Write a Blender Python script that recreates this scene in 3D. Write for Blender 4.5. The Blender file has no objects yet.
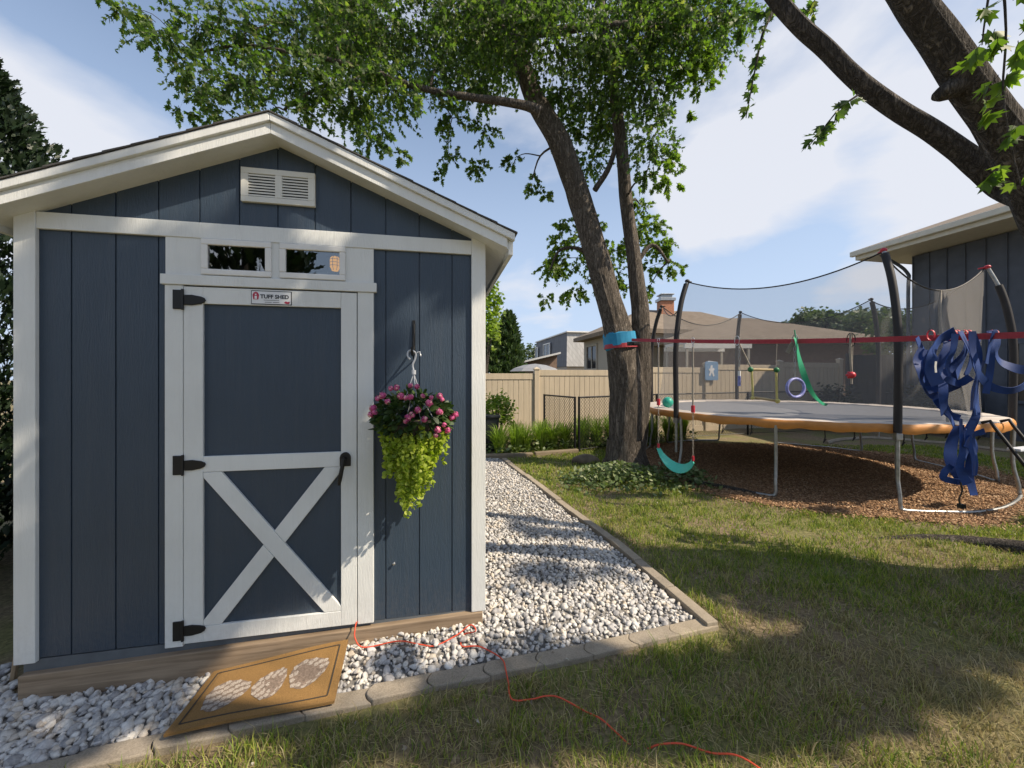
import bpy, math, random
import numpy as np
from mathutils import Vector, Matrix, noise as mnoise

R = math.radians
rng = np.random.default_rng(11)
random.seed(4)
scene = bpy.context.scene
COL = scene.collection
SUN = np.array([.93, -.36, .98]); SUN = SUN / np.linalg.norm(SUN)

# ------------------------------------------------------------------ helpers
def link(o, parent=None):
    COL.objects.link(o)
    if parent is not None: o.parent = parent
    return o

def tag(o, label=None, cat=None, group=None, kind=None):
    if label: o['label'] = label
    if cat: o['category'] = cat
    if group: o['group'] = group
    if kind: o['kind'] = kind
    return o

def empty(name, loc=(0, 0, 0), rz=0.0, label=None, cat=None, group=None):
    o = bpy.data.objects.new(name, None); COL.objects.link(o)
    o.location = loc; o.rotation_euler = (0, 0, rz); o.empty_display_size = .1
    return tag(o, label, cat, group)

class MB:
    def __init__(s): s.v = []; s.f = []
    def add(s, vs, fs):
        b = len(s.v); s.v += [tuple(p) for p in vs]; s.f += [tuple(b + i for i in f) for f in fs]; return s
    def box(s, x0, x1, y0, y1, z0, z1):
        return s.add([(x0,y0,z0),(x1,y0,z0),(x1,y1,z0),(x0,y1,z0),(x0,y0,z1),(x1,y0,z1),(x1,y1,z1),(x0,y1,z1)],
                     [(0,3,2,1),(4,5,6,7),(0,1,5,4),(1,2,6,5),(2,3,7,6),(3,0,4,7)])
    def prism_xz(s, poly, y0, y1):
        n = len(poly)
        return s.add([(x, y0, z) for x, z in poly] + [(x, y1, z) for x, z in poly],
                     [tuple(range(n)), tuple(range(2*n-1, n-1, -1))] + [(i, i+n, (i+1) % n + n, (i+1) % n) for i in range(n)])
    def prism_xy(s, poly, z0, z1):
        n = len(poly)
        return s.add([(x, y, z0) for x, y in poly] + [(x, y, z1) for x, y in poly],
                     [tuple(range(n-1, -1, -1)), tuple(range(n, 2*n))] + [(i, (i+1) % n, (i+1) % n + n, i+n) for i in range(n)])
    def tube(s, pts, rad, n=8, cap=True, closed=False, wob=None):
        P = [Vector(p) for p in pts]; m = len(P)
        if not hasattr(rad, '__len__'): rad = [rad] * m
        T = []
        for i in range(m):
            a = P[(i-1) % m] if (closed or i > 0) else P[i]; b = P[(i+1) % m] if (closed or i < m-1) else P[i]
            T.append((b - a).normalized())
        ref = Vector((0, 0, 1)) if abs(T[0].z) < .9 else Vector((1, 0, 0))
        N = T[0].cross(ref).normalized(); vs = []
        for i in range(m):
            N = (N - T[i] * N.dot(T[i])).normalized(); B = T[i].cross(N)
            for k in range(n):
                a = 2 * math.pi * k / n
                r = rad[i] * (1 if wob is None else wob(a, i, P[i]))
                vs.append(P[i] + (N * math.cos(a) + B * math.sin(a)) * r)
        fs = []
        for i in range(m if closed else m-1):
            for k in range(n):
                a = i*n+k; b = i*n+(k+1) % n; j = ((i+1) % m)*n
                fs.append((a, b, j+(k+1) % n, j+k))
        if cap and not closed:
            fs += [tuple(range(n-1, -1, -1)), tuple(range((m-1)*n, m*n))]
        return s.add(vs, fs)
    def ribbon(s, pts, width, wdirs, thick=.003):
        m = len(pts); vs = []
        if not hasattr(width, '__len__'): width = [width]*m
        for i, p in enumerate(pts):
            p = Vector(p); a = Vector(pts[max(i-1, 0)]); b = Vector(pts[min(i+1, m-1)])
            t = (b-a).normalized(); w = Vector(wdirs[i]); w = (w - t*w.dot(t)).normalized(); nn = t.cross(w)
            for q in (w*width[i]/2+nn*thick/2, -w*width[i]/2+nn*thick/2, -w*width[i]/2-nn*thick/2, w*width[i]/2-nn*thick/2):
                vs.append(p+q)
        fs = [(0,1,2,3), tuple((m-1)*4+k for k in (3,2,1,0))]
        for i in range(m-1):
            for k in range(4): fs.append((i*4+k, (i+1)*4+k, (i+1)*4+(k+1) % 4, i*4+(k+1) % 4))
        return s.add(vs, fs)
    def sphere(s, c, r, nu=16, nv=10, sq=(1, 1, 1)):
        vs = [(c[0], c[1], c[2]+r*sq[2])]
        for j in range(1, nv):
            t = math.pi*j/nv
            for i in range(nu):
                a = 2*math.pi*i/nu
                vs.append((c[0]+r*sq[0]*math.sin(t)*math.cos(a), c[1]+r*sq[1]*math.sin(t)*math.sin(a), c[2]+r*sq[2]*math.cos(t)))
        vs.append((c[0], c[1], c[2]-r*sq[2])); last = len(vs)-1
        fs = [(0, 1+i, 1+(i+1) % nu) for i in range(nu)]
        for j in range(nv-2):
            for i in range(nu):
                a = 1+j*nu+i; b = 1+j*nu+(i+1) % nu
                fs.append((a, a+nu, b+nu, b))
        b0 = 1+(nv-2)*nu
        fs += [(b0+i, last, b0+(i+1) % nu) for i in range(nu)]
        return s.add(vs, fs)
    def build(s, name, mat, parent=None, smooth=False, bevel=0, loc=None):
        me = bpy.data.meshes.new(name); me.from_pydata(s.v, [], s.f); me.update()
        o = bpy.data.objects.new(name, me); link(o, parent)
        if mat: me.materials.append(mat)
        if smooth:
            me.polygons.foreach_set('use_smooth', [True]*len(me.polygons)); me.set_sharp_from_angle(angle=R(55))
        if bevel:
            b = o.modifiers.new('bevel', 'BEVEL'); b.width = bevel; b.segments = 2; b.limit_method = 'ANGLE'; b.angle_limit = R(40)
        if loc is not None: o.location = loc
        return o

def np_mesh(name, V, F, mat, parent=None, smooth=False):
    V = np.ascontiguousarray(V, dtype=np.float32); F = np.ascontiguousarray(F, dtype=np.int32)
    me = bpy.data.meshes.new(name); k = F.shape[1]
    me.vertices.add(len(V)); me.vertices.foreach_set('co', V.ravel())
    me.loops.add(F.size); me.loops.foreach_set('vertex_index', F.ravel())
    me.polygons.add(len(F)); me.polygons.foreach_set('loop_start', np.arange(0, F.size, k, dtype=np.int32))
    if smooth: me.polygons.foreach_set('use_smooth', np.ones(len(F), dtype=bool))
    me.update(calc_edges=True)
    o = bpy.data.objects.new(name, me); link(o, parent)
    if mat: me.materials.append(mat)
    return o

def catmull(pts, n=6):
    P = [Vector(p) for p in pts]; P = [P[0]*2-P[1]] + P + [P[-1]*2-P[-2]]; out = []
    for i in range(1, len(P)-2):
        for k in range(n):
            t = k/n; a, b, c, d = P[i-1:i+3]
            out.append(.5*((2*b)+(c-a)*t+(2*a-5*b+4*c-d)*t*t+(-a+3*b-3*c+d)*t**3))
    out.append(P[-2]); return out

def lerp_list(vals, m):
    return list(np.interp(np.linspace(0, 1, m), np.linspace(0, 1, len(vals)), vals))

# ------------------------------------------------------------------ materials
class NT:
    def __init__(s, name):
        s.m = bpy.data.materials.new(name); s.m.use_nodes = True; s.t = s.m.node_tree
        s.b = s.t.nodes['Principled BSDF']; s.out = s.t.nodes['Material Output']
    def n(s, typ, **kw):
        nd = s.t.nodes.new(typ)
        for k, v in kw.items():
            if k in nd.inputs: nd.inputs[k].default_value = v
            else: setattr(nd, k, v)
        return nd
    def l(s, a, b): s.t.links.new(a, b)
    def coords(s, kind='Object', scale=(1, 1, 1)):
        c = s.n('ShaderNodeTexCoord'); m = s.n('ShaderNodeMapping'); m.inputs['Scale'].default_value = scale
        s.l(c.outputs[kind], m.inputs['Vector']); return m.outputs['Vector']
    def pos(s, scale=(1, 1, 1)):
        c = s.n('ShaderNodeNewGeometry'); m = s.n('ShaderNodeMapping'); m.inputs['Scale'].default_value = scale
        s.l(c.outputs['Position'], m.inputs['Vector']); return m.outputs['Vector']
    def noise(s, vec, scale=5, detail=4, rough=.55, dist=0):
        nd = s.n('ShaderNodeTexNoise'); nd.inputs['Scale'].default_value = scale; nd.inputs['Detail'].default_value = detail
        nd.inputs['Roughness'].default_value = rough; nd.inputs['Distortion'].default_value = dist
        if vec is not None: s.l(vec, nd.inputs['Vector'])
        return nd.outputs['Fac']
    def ramp(s, fac, stops):
        nd = s.n('ShaderNodeValToRGB'); e = nd.color_ramp.elements
        while len(e) < len(stops): e.new(.5)
        for k, (p, c) in enumerate(stops):
            e[k].position = p; e[k].color = (*c, 1) if len(c) == 3 else c
        s.l(fac, nd.inputs['Fac']); return nd.outputs['Color']
    def mix(s, fac, a, b, mode='MIX'):
        nd = s.n('ShaderNodeMix', data_type='RGBA', blend_type=mode)
        for i, v in ((0, fac), (6, a), (7, b)):
            if hasattr(v, 'node'): s.l(v, nd.inputs[i])
            else: nd.inputs[i].default_value = v if i == 0 or len(v) == 4 else (*v, 1)
        return nd.outputs[2]
    def bump(s, h, strength=.3, dist=.01):
        nd = s.n('ShaderNodeBump'); nd.inputs['Strength'].default_value = strength; nd.inputs['Distance'].default_value = dist
        s.l(h, nd.inputs['Height']); s.l(nd.outputs['Normal'], s.b.inputs['Normal']); return nd
    def col(s, c):
        if hasattr(c, 'node'): s.l(c, s.b.inputs['Base Color'])
        else: s.b.inputs['Base Color'].default_value = (*c, 1)
        return s
    def set(s, **kw):
        for k, v in kw.items(): s.b.inputs[k.replace('_', ' ')].default_value = v
        return s

def simple(name, c, rough=.6, metal=0, vary=.12, scale=8, bump=0, bscale=60):
    t = NT(name); v = t.coords()
    f = t.noise(v, scale, 5)
    t.col(t.ramp(f, [(.3, tuple(x*(1-vary) for x in c)), (.7, tuple(min(1, x*(1+vary)) for x in c))]))
    t.set(Roughness=rough, Metallic=metal)
    if bump: t.bump(t.noise(v, bscale, 4), bump, .004)
    return t.m

def painted(name, c, rough=.5, grain=.55, splash=.5):
    t = NT(name); v = t.coords(scale=(70, 70, 9)); w = t.coords()
    big = t.noise(w, 2.2, 5); fine = t.noise(v, 1.6, 6, .65, .8)
    swirl = t.noise(t.coords(scale=(13, 13, 1.6)), 1.6, 4, .6, 2.2)
    base = t.mix(big, tuple(x*.82 for x in c), tuple(x*1.16 for x in c))
    # rain splash and dust gathered on the lowest boards, faint streaks above
    sx = t.n('ShaderNodeSeparateXYZ'); t.l(w, sx.inputs[0]); mr = t.n('ShaderNodeMapRange', interpolation_type='SMOOTHSTEP')
    mr.inputs['From Min'].default_value = .52; mr.inputs['From Max'].default_value = .14; t.l(sx.outputs[2], mr.inputs['Value'])
    sm = t.n('ShaderNodeMath', operation='MULTIPLY'); t.l(mr.outputs[0], sm.inputs[0]); t.l(t.ramp(t.noise(w, 34, 6, .7), [(.42, (0, 0, 0)), (.66, (1, 1, 1))]), sm.inputs[1])
    sm2 = t.n('ShaderNodeMath', operation='MULTIPLY'); t.l(sm.outputs[0], sm2.inputs[0]); sm2.inputs[1].default_value = splash
    st = t.ramp(t.noise(t.coords(scale=(14, 14, .6)), 1.4, 6, .65), [(.5, (0, 0, 0)), (.78, (.09, .09, .09))])
    t.col(t.mix(sm2.outputs[0], t.mix(st, base, (.16, .15, .135)), (.21, .18, .14)))
    h = t.mix(.4, t.ramp(fine, [(.35, (0, 0, 0)), (.7, (1, 1, 1))]), t.ramp(swirl, [(.42, (0, 0, 0)), (.5, (1, 1, 1)), (.58, (0, 0, 0))]))
    t.bump(h, grain, .004); t.set(Roughness=rough)
    return t.m

def leafmat(name, stops, trans=.35, rough=.5, spec=.4):
    t = NT(name); g = t.n('ShaderNodeNewGeometry')
    r = t.ramp(g.outputs['Random Per Island'], stops); t.col(r); t.set(Roughness=rough)
    t.b.inputs['Specular IOR Level'].default_value = spec
    tr = t.n('ShaderNodeBsdfTranslucent'); t.l(t.mix(1.0, r, (1.5, 1.75, .6), 'MULTIPLY'), tr.inputs['Color'])
    mx = t.n('ShaderNodeMixShader'); mx.inputs[0].default_value = trans
    t.l(t.b.outputs[0], mx.inputs[1]); t.l(tr.outputs[0], mx.inputs[2]); t.l(mx.outputs[0], t.out.inputs[0])
    return t.m

def wood(name, c1, c2, axis=0, rough=.75, sc=1.0):
    t = NT(name); s = [26*sc]*3; s[axis] = 1.3*sc
    v = t.coords(scale=tuple(s)); f = t.noise(v, 1.5, 7, .6, .6); big = t.noise(t.coords(), 2.5, 3)
    c = t.ramp(f, [(.3, c1), (.68, c2)]); t.col(t.mix(.3, c, t.ramp(big, [(.35, c1), (.65, c2)])))
    t.bump(f, .5, .004); t.set(Roughness=rough); return t.m

M = {}
M['navy'] = painted('navy_paint', (.036, .057, .086), .42, .38, .12)
M['white'] = painted('white_paint', (.70, .715, .695), .45, .3, .12)
M['vent'] = simple('vent_plastic', (.66, .66, .61), .45, vary=.05)
M['rim'] = simple('rim_paint', (.10, .115, .13), .6, vary=.2)
M['dark'] = simple('dark_void', (.012, .012, .013), .9)
M['skid'] = wood('treated_timber', (.13, .09, .055), (.36, .27, .18), 0)
M['timber'] = wood('landscape_timber', (.16, .12, .08), (.34, .27, .18), 0)
M['plain_wood'] = wood('bare_wood', (.22, .15, .085), (.42, .31, .19), 2)
M['black_metal'] = simple('black_powder_coat', (.006, .006, .0065), .5, 0, bump=.1)
M['steel'] = simple('galvanised_steel', (.36, .37, .37), .42, .85, vary=.2, scale=20)
M['chrome'] = simple('bright_steel', (.6, .6, .6), .3, .9)
M['interior'] = simple('bare_interior', (.16, .11, .065), .85)

t = NT('shingle'); v = t.coords(scale=(1, 1, 1)); br = t.n('ShaderNodeTexBrick'); t.l(v, br.inputs['Vector'])
br.inputs['Scale'].default_value = 4; br.inputs['Color1'].default_value = (.05, .048, .047, 1); br.inputs['Color2'].default_value = (.085, .08, .075, 1); br.inputs['Mortar'].default_value = (.02, .02, .02, 1)
t.col(t.mix(.5, br.outputs['Color'], t.ramp(t.noise(v, 180, 2), [(.3, (.03, .03, .03)), (.7, (.12, .115, .11))]))); t.set(Roughness=.95); M['shingle'] = t.m

def shingle_mat(name, a, b, scale=2.2):
    t = NT(name); v = t.coords(); br = t.n('ShaderNodeTexBrick'); t.l(v, br.inputs['Vector'])
    br.inputs['Scale'].default_value = scale; br.inputs['Color1'].default_value = (*a, 1); br.inputs['Color2'].default_value = (*b, 1)
    br.inputs['Mortar'].default_value = tuple(x*.6 for x in a)+(1,); br.inputs['Mortar Size'].default_value = .012
    t.col(t.mix(.35, br.outputs['Color'], t.ramp(t.noise(v, 1.1, 6), [(.3, a), (.7, b)]))); t.set(Roughness=.95); return t.m
M['tan_shingle'] = shingle_mat('tan_shingle', (.17, .135, .10), (.24, .195, .15))
M['grey_shingle'] = shingle_mat('grey_shingle', (.13, .14, .16), (.19, .20, .22), 3)
M['pale_shingle'] = shingle_mat('pale_shingle', (.34, .34, .33), (.46, .46, .45), 3)
t = NT('brick'); v = t.coords(); br = t.n('ShaderNodeTexBrick')
sep = t.n('ShaderNodeSeparateXYZ'); cmb = t.n('ShaderNodeCombineXYZ'); t.l(v, sep.inputs[0])
ad = t.n('ShaderNodeMath', operation='ADD'); t.l(sep.outputs[0], ad.inputs[0]); t.l(sep.outputs[1], ad.inputs[1])
t.l(ad.outputs[0], cmb.inputs[0]); t.l(sep.outputs[2], cmb.inputs[1]); t.l(cmb.outputs[0], br.inputs['Vector'])
br.inputs['Scale'].default_value = 5; br.inputs['Color1'].default_value = (.22, .13, .09, 1); br.inputs['Color2'].default_value = (.30, .19, .14, 1); br.inputs['Mortar'].default_value = (.34, .31, .27, 1)
t.l(br.outputs['Color'], t.b.inputs['Base Color']); t.set(Roughness=.9); M['brick'] = t.m
M['orange_brick'] = simple('chimney_brick', (.42, .19, .11), .9, vary=.2, scale=12)
M['stucco'] = simple('beige_siding', (.42, .385, .33), .85, vary=.06)
M['house_white'] = simple('house_trim', (.72, .72, .70), .6, vary=.05)
M['house_glass'] = simple('dark_house_glass', (.03, .035, .04), .12, vary=.2)
M['blue_siding'] = simple('slate_blue_siding', (.075, .087, .112), .7, vary=.16, scale=3)
M['cream_trim'] = simple('cream_trim', (.58, .56, .48), .6, vary=.06)
t = NT('tan_vinyl'); v = t.coords(); st = t.ramp(t.noise(t.coords(scale=(9, 9, .7)), 1.5, 6, .65), [(.42, (0, 0, 0)), (.7, (.5, .5, .5))])
t.col(t.mix(st, t.mix(t.noise(v, 1.2, 4), (.52, .44, .325), (.60, .505, .375)), (.36, .31, .23))); t.set(Roughness=.55); M['vinyl'] = t.m
M['old_fence'] = wood('grey_fence_board', (.035, .033, .032), (.075, .07, .066), 2)
M['canopy'] = simple('grey_canvas', (.24, .25, .27), .8, vary=.08)
M['concrete'] = None
t = NT('edging_concrete'); v = t.pos(); info = t.n('ShaderNodeObjectInfo')
f = t.noise(v, 9, 6); g = t.noise(v, 160, 3)
base = t.ramp(f, [(.3, (.25, .205, .145)), (.7, (.40, .335, .25))])
mul = t.ramp(info.outputs['Random'], [(0, (.82, .82, .84)), (1, (1.12, 1.1, 1.05))])
t.col(t.mix(.35, t.mix(1.0, base, mul, 'MULTIPLY'), t.ramp(g, [(.35, (.14, .13, .11)), (.65, (.42, .38, .32))]))); t.bump(g, .5, .004); t.set(Roughness=.95); M['concrete'] = t.m

t = NT('gravel_stone'); g = t.n('ShaderNodeNewGeometry'); v = t.pos()
c = t.ramp(g.outputs['Random Per Island'], [(0, (.13, .125, .13)), (.12, (.26, .25, .25)), (.3, (.44, .43, .41)), (.48, (.66, .62, .54)), (.64, (.42, .41, .41)), (.82, (.74, .72, .66)), (.92, (.50, .41, .29)), (1, (.60, .50, .38))])
t.col(t.mix(.4, c, t.ramp(t.noise(v, 60, 5), [(.3, (.25, .25, .26)), (.65, (.72, .70, .66))]))); t.bump(t.noise(v, 130, 4), .4, .004); t.set(Roughness=.8); M['gravel'] = t.m
M['gravel_base'] = simple('gravel_fines', (.20, .19, .175), .95, vary=.5, scale=45, bump=.8, bscale=70)

t = NT('soil_lawn'); v = t.pos()
a = t.noise(v, 1.3, 6); b = t.noise(v, 38, 5, .65); c = t.noise(t.pos((1, 1, 1)), 160, 3)
soil = t.ramp(b, [(.3, (.08, .06, .036)), (.55, (.21, .16, .095)), (.75, (.40, .315, .20))])
thatch = t.ramp(b, [(.3, (.08, .085, .03)), (.6, (.20, .185, .07)), (.8, (.34, .29, .15))])
far = t.n('ShaderNodeVectorMath', operation='LENGTH'); t.l(t.pos(), far.inputs[0])
t.col(t.mix(t.ramp(a, [(.42, (0, 0, 0)), (.58, (1, 1, 1))]), soil, thatch)); t.bump(t.mix(.5, b, c), .7, .015); t.set(Roughness=1); M['soil'] = t.m

t = NT('grass_blade'); g = t.n('ShaderNodeNewGeometry'); v = t.pos()
n1 = t.noise(v, 1.6, 4); n2 = t.noise(v, 7, 3)
at = t.n('ShaderNodeAttribute'); at.attribute_name = 'dry'
green = t.ramp(g.outputs['Random Per Island'], [(0, (.08, .155, .018)), (.4, (.19, .285, .03)), (.75, (.33, .39, .05)), (1, (.45, .45, .10))])
straw = t.ramp(g.outputs['Random Per Island'], [(0, (.24, .185, .085)), (.5, (.40, .32, .165)), (1, (.56, .47, .29))])
col = t.mix(at.outputs['Fac'], green, straw); t.col(col); t.set(Roughness=.6)
tr = t.n('ShaderNodeBsdfTranslucent'); t.l(col, tr.inputs['Color']); mx = t.n('ShaderNodeMixShader'); mx.inputs[0].default_value = .4
t.l(t.b.outputs[0], mx.inputs[1]); t.l(tr.outputs[0], mx.inputs[2]); t.l(mx.outputs[0], t.out.inputs[0]); M['grass'] = t.m

t = NT('mulch'); g = t.n('ShaderNodeNewGeometry')
t.col(t.ramp(g.outputs['Random Per Island'], [(0, (.15, .09, .05)), (.4, (.30, .175, .09)), (.75, (.44, .26, .135)), (1, (.56, .40, .25))])); t.set(Roughness=.9); M['mulch'] = t.m
M['mulch_base'] = simple('mulch_fines', (.24, .14, .072), 1, vary=.6, scale=35, bump=.9, bscale=60)

def bark(name, a, b, c, sc=1.0):
    t = NT(name); v = t.pos((16*sc, 16*sc, 3.4*sc)); w = t.pos()
    f = t.noise(v, 1.3, 8, .62, 1.2); h = t.noise(w, 1.2, 3)
    k = t.noise(t.pos((24*sc, 24*sc, 2.6*sc)), 1.0, 5, .6, 1.5); fine = t.noise(w, 70, 4, .65)
    ridge = t.ramp(k, [(.36, (1, 1, 1)), (.47, (.15, .15, .15)), (.50, (0, 0, 0)), (.53, (.15, .15, .15)), (.64, (1, 1, 1))])
    col = t.mix(.25, t.ramp(f, [(.28, a), (.52, b), (.75, c)]), t.ramp(fine, [(.35, a), (.65, c)]))
    t.col(t.mix(1.0, col, t.ramp(ridge, [(0, (.26, .24, .22)), (.5, (1, 1, 1))]), 'MULTIPLY'))
    hh = t.mix(.25, ridge, t.mix(.5, f, fine)); t.bump(hh, 1.0, .035); t.set(Roughness=.95)
    return t.m
M['bark'] = bark('silver_maple_bark', (.075, .063, .050), (.21, .175, .138), (.40, .345, .285))
M['bark_dark'] = bark('dark_bark', (.048, .041, .036), (.12, .102, .086), (.24, .21, .178), .8)
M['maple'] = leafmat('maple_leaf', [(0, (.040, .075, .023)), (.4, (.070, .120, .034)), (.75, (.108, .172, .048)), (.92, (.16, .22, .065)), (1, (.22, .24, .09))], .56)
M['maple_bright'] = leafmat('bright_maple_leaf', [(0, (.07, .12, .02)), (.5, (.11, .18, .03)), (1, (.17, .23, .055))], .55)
M['lily'] = leafmat('daylily_leaf', [(0, (.11, .18, .025)), (.5, (.18, .27, .04)), (1, (.28, .34, .08))], .4)
M['under'] = leafmat('ground_cover_leaf', [(0, (.06, .10, .03)), (.6, (.12, .17, .06)), (1, (.26, .29, .16))], .25)
M['lime'] = leafmat('lime_vine_leaf', [(0, (.20, .27, .025)), (.5, (.32, .40, .045)), (1, (.48, .52, .09))], .4)
M['basket_leaf'] = leafmat('basket_leaf', [(0, (.022, .05, .014)), (.6, (.045, .085, .022)), (1, (.08, .12, .035))], .2)
M['pink'] = leafmat('pink_petal', [(0, (.50, .07, .22)), (.5, (.62, .12, .30)), (.8, (.72, .25, .38)), (1, (.80, .48, .42))], .2)
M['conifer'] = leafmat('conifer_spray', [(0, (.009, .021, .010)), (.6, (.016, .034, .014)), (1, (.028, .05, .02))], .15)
M['conifer_mid'] = leafmat('mid_conifer_spray', [(0, (.03, .06, .02)), (.6, (.05, .09, .03)), (1, (.09, .13, .045))], .2)  # paler green than the dark conifer foliage
M['far_leaf'] = leafmat('far_tree_leaf', [(0, (.05, .075, .035)), (.6, (.075, .11, .05)), (1, (.11, .145, .07))], .25)
M['shrub'] = leafmat('bright_shrub_leaf', [(0, (.11, .17, .035)), (1, (.22, .28, .07))], .35)

t = NT('coir'); v = t.coords(); f = t.noise(v, 260, 4, .7); g = t.noise(v, 6, 4)
t.col(t.mix(.45, t.ramp(f, [(.3, (.14, .075, .022)), (.7, (.43, .25, .08))]), t.ramp(g, [(.3, (.22, .12, .038)), (.7, (.33, .185, .06))]))); t.bump(f, 1, .006); t.set(Roughness=1); M['coir'] = t.m
t = NT('cone_print'); v = t.coords(); t.col(t.ramp(t.noise(v, 260, 3), [(.35, (.22, .175, .14)), (.65, (.50, .44, .37))])); t.set(Roughness=1); M['print'] = t.m
M['print_dark'] = simple('print_brown', (.20, .15, .115), 1, vary=.4, scale=90)
M['red_strap'] = simple('red_webbing', (.38, .035, .05), .65, vary=.12, scale=30, bump=.3, bscale=200)
M['red_plastic'] = simple('red_plastic', (.52, .03, .05), .4)
M['blue_web'] = simple('royal_blue_webbing', (.012, .052, .23), .6, vary=.2, scale=14, bump=.3, bscale=220)
M['teal_wrap'] = simple('teal_foam_wrap', (.02, .24, .42), .75, vary=.1)
M['swing_green'] = simple('mint_plastic', (.09, .58, .44), .42, vary=.05)
M['green_strap'] = simple('green_webbing', (.02, .30, .16), .6)
M['ball'] = simple('teal_rubber', (.03, .40, .30), .42, vary=.06)
M['rope'] = simple('weathered_rope', (.30, .27, .23), .9, vary=.25, scale=60)
M['yellow_rope'] = simple('yellow_rope', (.55, .49, .18), .8, vary=.2, scale=50)
M['green_plastic'] = simple('dark_green_plastic', (.02, .16, .06), .45)
M['bar_wood'] = wood('trapeze_wood', (.30, .22, .11), (.52, .42, .25), 0)
M['ring_blue'] = simple('blue_white_ring', (.20, .22, .50), .4, vary=.4, scale=30)
M['mat_black'] = simple('trampoline_mat', (.20, .205, .22), .55, vary=.06)
M['pad_top'] = simple('faded_pad', (.55, .49, .43), .7, vary=.12, scale=4)
M['pad_skirt'] = simple('orange_pad', (.55, .235, .055), .6, vary=.14, scale=6, bump=.6, bscale=22)
M['foam'] = simple('black_foam_sleeve', (.018, .016, .017), .6, vary=.2)
M['step'] = simple('pale_step', (.62, .66, .72), .5)
M['bin'] = simple('dark_bin', (.015, .018, .022), .5)
M['plaque'] = simple('light_blue_plaque', (.16, .30, .50), .5, vary=.06)
M['plaque_white'] = simple('plaque_white', (.72, .74, .78), .6)
M['rock'] = simple('brown_rock', (.16, .125, .085), .95, vary=.35, scale=6, bump=.8, bscale=18)
M['cord'] = simple('orange_cord', (.62, .075, .03), .5, vary=.1)
M['pot'] = simple('basket_liner', (.05, .04, .03), .9)
M['clear_plastic'] = simple('translucent_hanger', (.5, .52, .55), .25)
M['plate_white'] = simple('plate_face', (.72, .73, .74), .35, vary=.03)
M['ink'] = simple('plate_ink', (.015, .02, .03), .5)
M['red_ink'] = simple('plate_red', (.42, .03, .07), .5)
M['litter'] = leafmat('dead_leaf', [(0, (.14, .10, .065)), (.6, (.27, .23, .18)), (1, (.44, .41, .36))], .1, .8)

t = NT('net'); tr = t.n('ShaderNodeBsdfTransparent'); mx = t.n('ShaderNodeMixShader'); mx.inputs[0].default_value = .27
t.col((.20, .20, .205)); t.set(Roughness=.8); t.l(tr.outputs[0], mx.inputs[1]); t.l(t.b.outputs[0], mx.inputs[2]); t.l(mx.outputs[0], t.out.inputs[0]); M['net'] = t.m
t = NT('net_dense'); tr = t.n('ShaderNodeBsdfTransparent'); mx = t.n('ShaderNodeMixShader'); mx.inputs[0].default_value = .45
t.col((.22, .21, .20)); t.set(Roughness=.8); t.l(tr.outputs[0], mx.inputs[1]); t.l(t.b.outputs[0], mx.inputs[2]); t.l(mx.outputs[0], t.out.inputs[0]); M['net_dense'] = t.m
t = NT('window_glass'); tr = t.n('ShaderNodeBsdfTransparent'); gl = t.n('ShaderNodeBsdfGlossy'); gl.inputs['Roughness'].default_value = .01
tr.inputs['Color'].default_value = (.75, .78, .78, 1); fr = t.n('ShaderNodeFresnel'); fr.inputs['IOR'].default_value = 1.9
mx = t.n('ShaderNodeMixShader'); mul = t.n('ShaderNodeMath', operation='MULTIPLY'); mul.inputs[1].default_value = 1.9; mul.use_clamp = True
t.l(fr.outputs[0], mul.inputs[0]); t.l(mul.outputs[0], mx.inputs[0]); t.l(tr.outputs[0], mx.inputs[1]); t.l(gl.outputs[0], mx.inputs[2]); t.l(mx.outputs[0], t.out.inputs[0]); M['glass'] = t.m
t = NT('lantern_glow'); em = t.n('ShaderNodeEmission'); em.inputs['Color'].default_value = (1, .43, .02, 1); em.inputs['Strength'].default_value = .8
t.l(em.outputs[0], t.out.inputs[0]); M['glow'] = t.m
# ------------------------------------------------------------------ camera, sun, sky
cam = bpy.data.cameras.new('camera'); camo = bpy.data.objects.new('camera', cam); link(camo)
cam.sensor_width = 36; cam.lens = 13.5; cam.clip_end = 1000; cam.clip_start = .05
cam.shift_y = -7/1024
camo.location = (0, 0, 1.65); camo.rotation_euler = (R(90), 0, 0); scene.camera = camo
sl = bpy.data.lights.new('sun', 'SUN'); so = bpy.data.objects.new('sun', sl); link(so)
sl.energy = 4.1; sl.angle = R(.6); sl.color = (1, .86, .68)
so.rotation_euler = Vector(SUN).to_track_quat('Z', 'Y').to_euler(); so.location = (8, -4, 12)
w = bpy.data.worlds.new('World'); scene.world = w; w.use_nodes = True; nt = w.node_tree
bg = nt.nodes['Background']; sky = nt.nodes.new('ShaderNodeTexSky'); sky.sky_type = 'NISHITA'; sky.sun_disc = False
sky.sun_elevation = math.asin(SUN[2]); sky.sun_rotation = math.atan2(SUN[0], SUN[1])
sky.air_density = 1.0; sky.dust_density = .8; sky.ozone_density = 1.6; sky.altitude = 200
def wn(typ, **kw):
    nd = nt.nodes.new(typ)
    for k, v in kw.items(): setattr(nd, k, v)
    return nd
def wl(a, b): nt.links.new(a, b)
tc = wn('ShaderNodeTexCoord'); sp = wn('ShaderNodeSeparateXYZ'); wl(tc.outputs['Generated'], sp.inputs[0])
za = wn('ShaderNodeMath', operation='ADD'); za.inputs[1].default_value = .22; wl(sp.outputs[2], za.inputs[0])
zm = wn('ShaderNodeMath', operation='MAXIMUM'); zm.inputs[1].default_value = .05; wl(za.outputs[0], zm.inputs[0])
dv = wn('ShaderNodeVectorMath', operation='DIVIDE'); cz = wn('ShaderNodeCombineXYZ')
for i in range(3): wl(zm.outputs[0], cz.inputs[i])
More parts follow.
